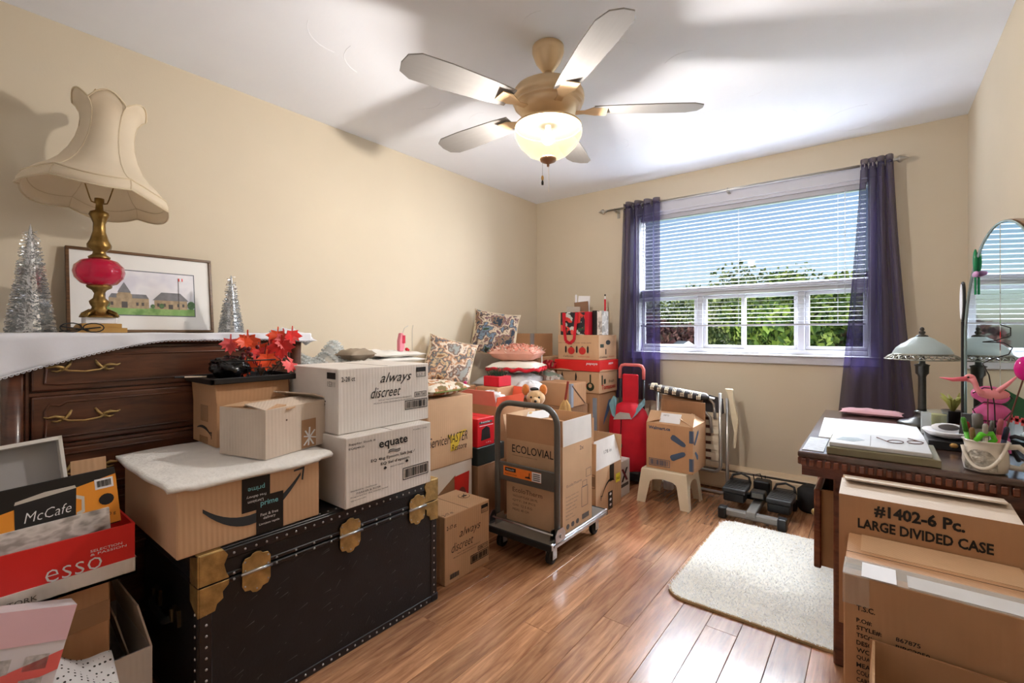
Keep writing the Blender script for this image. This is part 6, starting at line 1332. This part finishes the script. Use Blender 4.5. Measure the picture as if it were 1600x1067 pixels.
f.poly([(.57, .72), (.82, .78), (.815, .83), (.69, .83), (.575, .77)], mat('mug_rim', (196, 190, 180), .3), 'mug_rim', .0008); f.text('McCafe', .60, .40, .19, .16, PAPER, shear=.3, lift=.0018, bold=-.01); f.rect(.90, .66, .085, .18, PAPER, 'barcode_label', .0006); f.o = f.o + f.n * .0012; f.barcode(.905, .67, .075, .16, n=10, framed=False); f.text('GROUND', .05, .28, .2, .08, INK); f.text('300 g', .92, .15, .06, .07, INK); f.poly([(.945 + .035 * math.cos(a), .46 + .1 * math.sin(a)) for a in [2 * PI * i / 14 for i in range(14)]], INK, 'seal_mark')
pm = thing('marbled_box', 'grey marbled flat carton standing in the red carton before the coffee box', 'box', (-1.675, .11, .51), rot=(math.radians(2), math.radians(-6), 0)); MB().box(-.006, .006, -.20, .222, 0, .165).build('box', pattern('marble_print', [(120, 116, 114), (206, 204, 202), (230, 228, 226), (170, 166, 164)], 26, .4, kind='noise', stretch=(1, 1, 2)), pm)
wl = thing('shallow_white_box', 'shallow white box lid leaning upright behind the coffee box', 'box', (-1.84, .03, .64), rot=(math.radians(4), math.radians(-14), 0)); WX = mat('white_box_card', (226, 222, 216), .6, var=.03)
MB().box(-.02, -.014, -.24, .24, 0, .215).build('back', mat('grey_inside', (176, 174, 174), .7, var=.04), wl)
for a in ((-.24, .24, .205, .215), (-.24, .24, 0, .01)): MB().box(-.02, .03, a[0], a[1], a[2], a[3]).build('rim', WX, wl)
MB().box(-.02, .03, .232, .24, 0, .215).build('rim', WX, wl); MB().box(-.02, .03, -.24, -.232, 0, .215).build('rim', WX, wl)
tcd = thing('card_scrap', 'bare tan cardboard piece beside the shallow white box', 'cardboard', (-1.86, .325, .634), rot=(0, math.radians(-8), 0)); MB().box(-.003, .003, -.05, .03, 0, .155).build('card', KRAFT2, tcd)
db = thing('dark_booklet', 'dark booklet leaning inside the red carton at far left', 'booklet', (-1.79, -.02, .635), rot=(math.radians(10), math.radians(-10), 0)); MB().box(-.004, .004, -.06, .125, 0, .10).build('cover', mat('dark_grey_cover', (64, 62, 62), .5, var=.05), db)
gb = thing('pastel_gift_bag', 'pastel patterned gift box leaning at the lower left corner', 'gift box', (-1.53, .02, .21), rot=(math.radians(-16), math.radians(-8), 0))
MB().box(-.05, .02, -.16, .13, 0, .34).build('box', mat('pale_print', (226, 222, 228), .4, var=.03), gb); f = Face(gb, (.02, -.16, 0), (0, 1, 0), (0, 0, 1), .29, .34)
f.rect(0, .78, 1, .22, mat('pale_pink', (236, 196, 206), .4, var=.02), 'pink_band'); f.poly([(.1, .33), (1, .60), (1, .72), (.1, .44)], mat('coral_ribbon', (236, 110, 104), .4, var=.05), 'ribbon')
for i in range(12):
    a, b_ = .1 + .22 * (i % 4), .05 + .085 * (i // 4); f.poly([(a, b_), (a + .2, b_), (a + .1, b_ + .075)], [mat('tri_yellow', (226, 222, 96), .4), mat('tri_teal', (150, 206, 204), .4), mat('tri_pink', (226, 120, 200), .4), mat('tri_grey', (200, 196, 206), .4)][(i * 3 + i // 4) % 4], 'triangle_print')
for i in range(8): f.rect(.12 + .22 * (i % 4), .48 + .14 * (i // 4), .14, .09, mat('line_print', (190, 186, 186), .4, var=.3, scale=90), 'line_print')
ts = thing('dotted_tissue', 'white tissue paper with black dots bunched at the lower left', 'tissue paper', (-1.585, .235, .30))
DOT = bpy.data.materials.new('dotted_paper'); DOT.use_nodes = True; n = DOT.node_tree; p = n.nodes['Principled BSDF']; p.inputs['Roughness'].default_value = .6
tc = n.nodes.new('ShaderNodeTexCoord'); vo = n.nodes.new('ShaderNodeTexVoronoi'); vo.inputs['Scale'].default_value = 95; vo.inputs['Randomness'].default_value = 0.0; cr = n.nodes.new('ShaderNodeValToRGB'); cr.color_ramp.interpolation = 'CONSTANT'; cr.color_ramp.elements[0].color = (.03, .03, .03, 1); cr.color_ramp.elements[1].position = .26; cr.color_ramp.elements[1].color = (.82, .82, .84, 1)
n.links.new(tc.outputs['Object'], vo.inputs['Vector']); n.links.new(vo.outputs['Distance'], cr.inputs[0]); n.links.new(cr.outputs[0], p.inputs['Base Color'])
MB().grid(lambda u, v: (.06 + .03 * math.sin(4 * v) - .06 * v, -.12 + .2 * u, .11 * v * (1 - .45 * u) - .05 * u + .012 * math.sin(9 * u + 5 * v)), 18, 14).build('sheet', DOT, ts, smooth=True, solid=.002)
rp = thing('red_packet', 'small red and silver packet tucked against the taped brown carton', 'packet', (-1.655, .17, .30), rot=(math.radians(18), math.radians(-10), 0)); MB().box(-.008, .008, -.06, .05, -.03, .05).build('packet', mat('packet_silver', (156, 156, 160), .4, .3), rp); MB().box(.008, .0095, -.06, .05, -.03, .018).build('red_band', RED, rp)
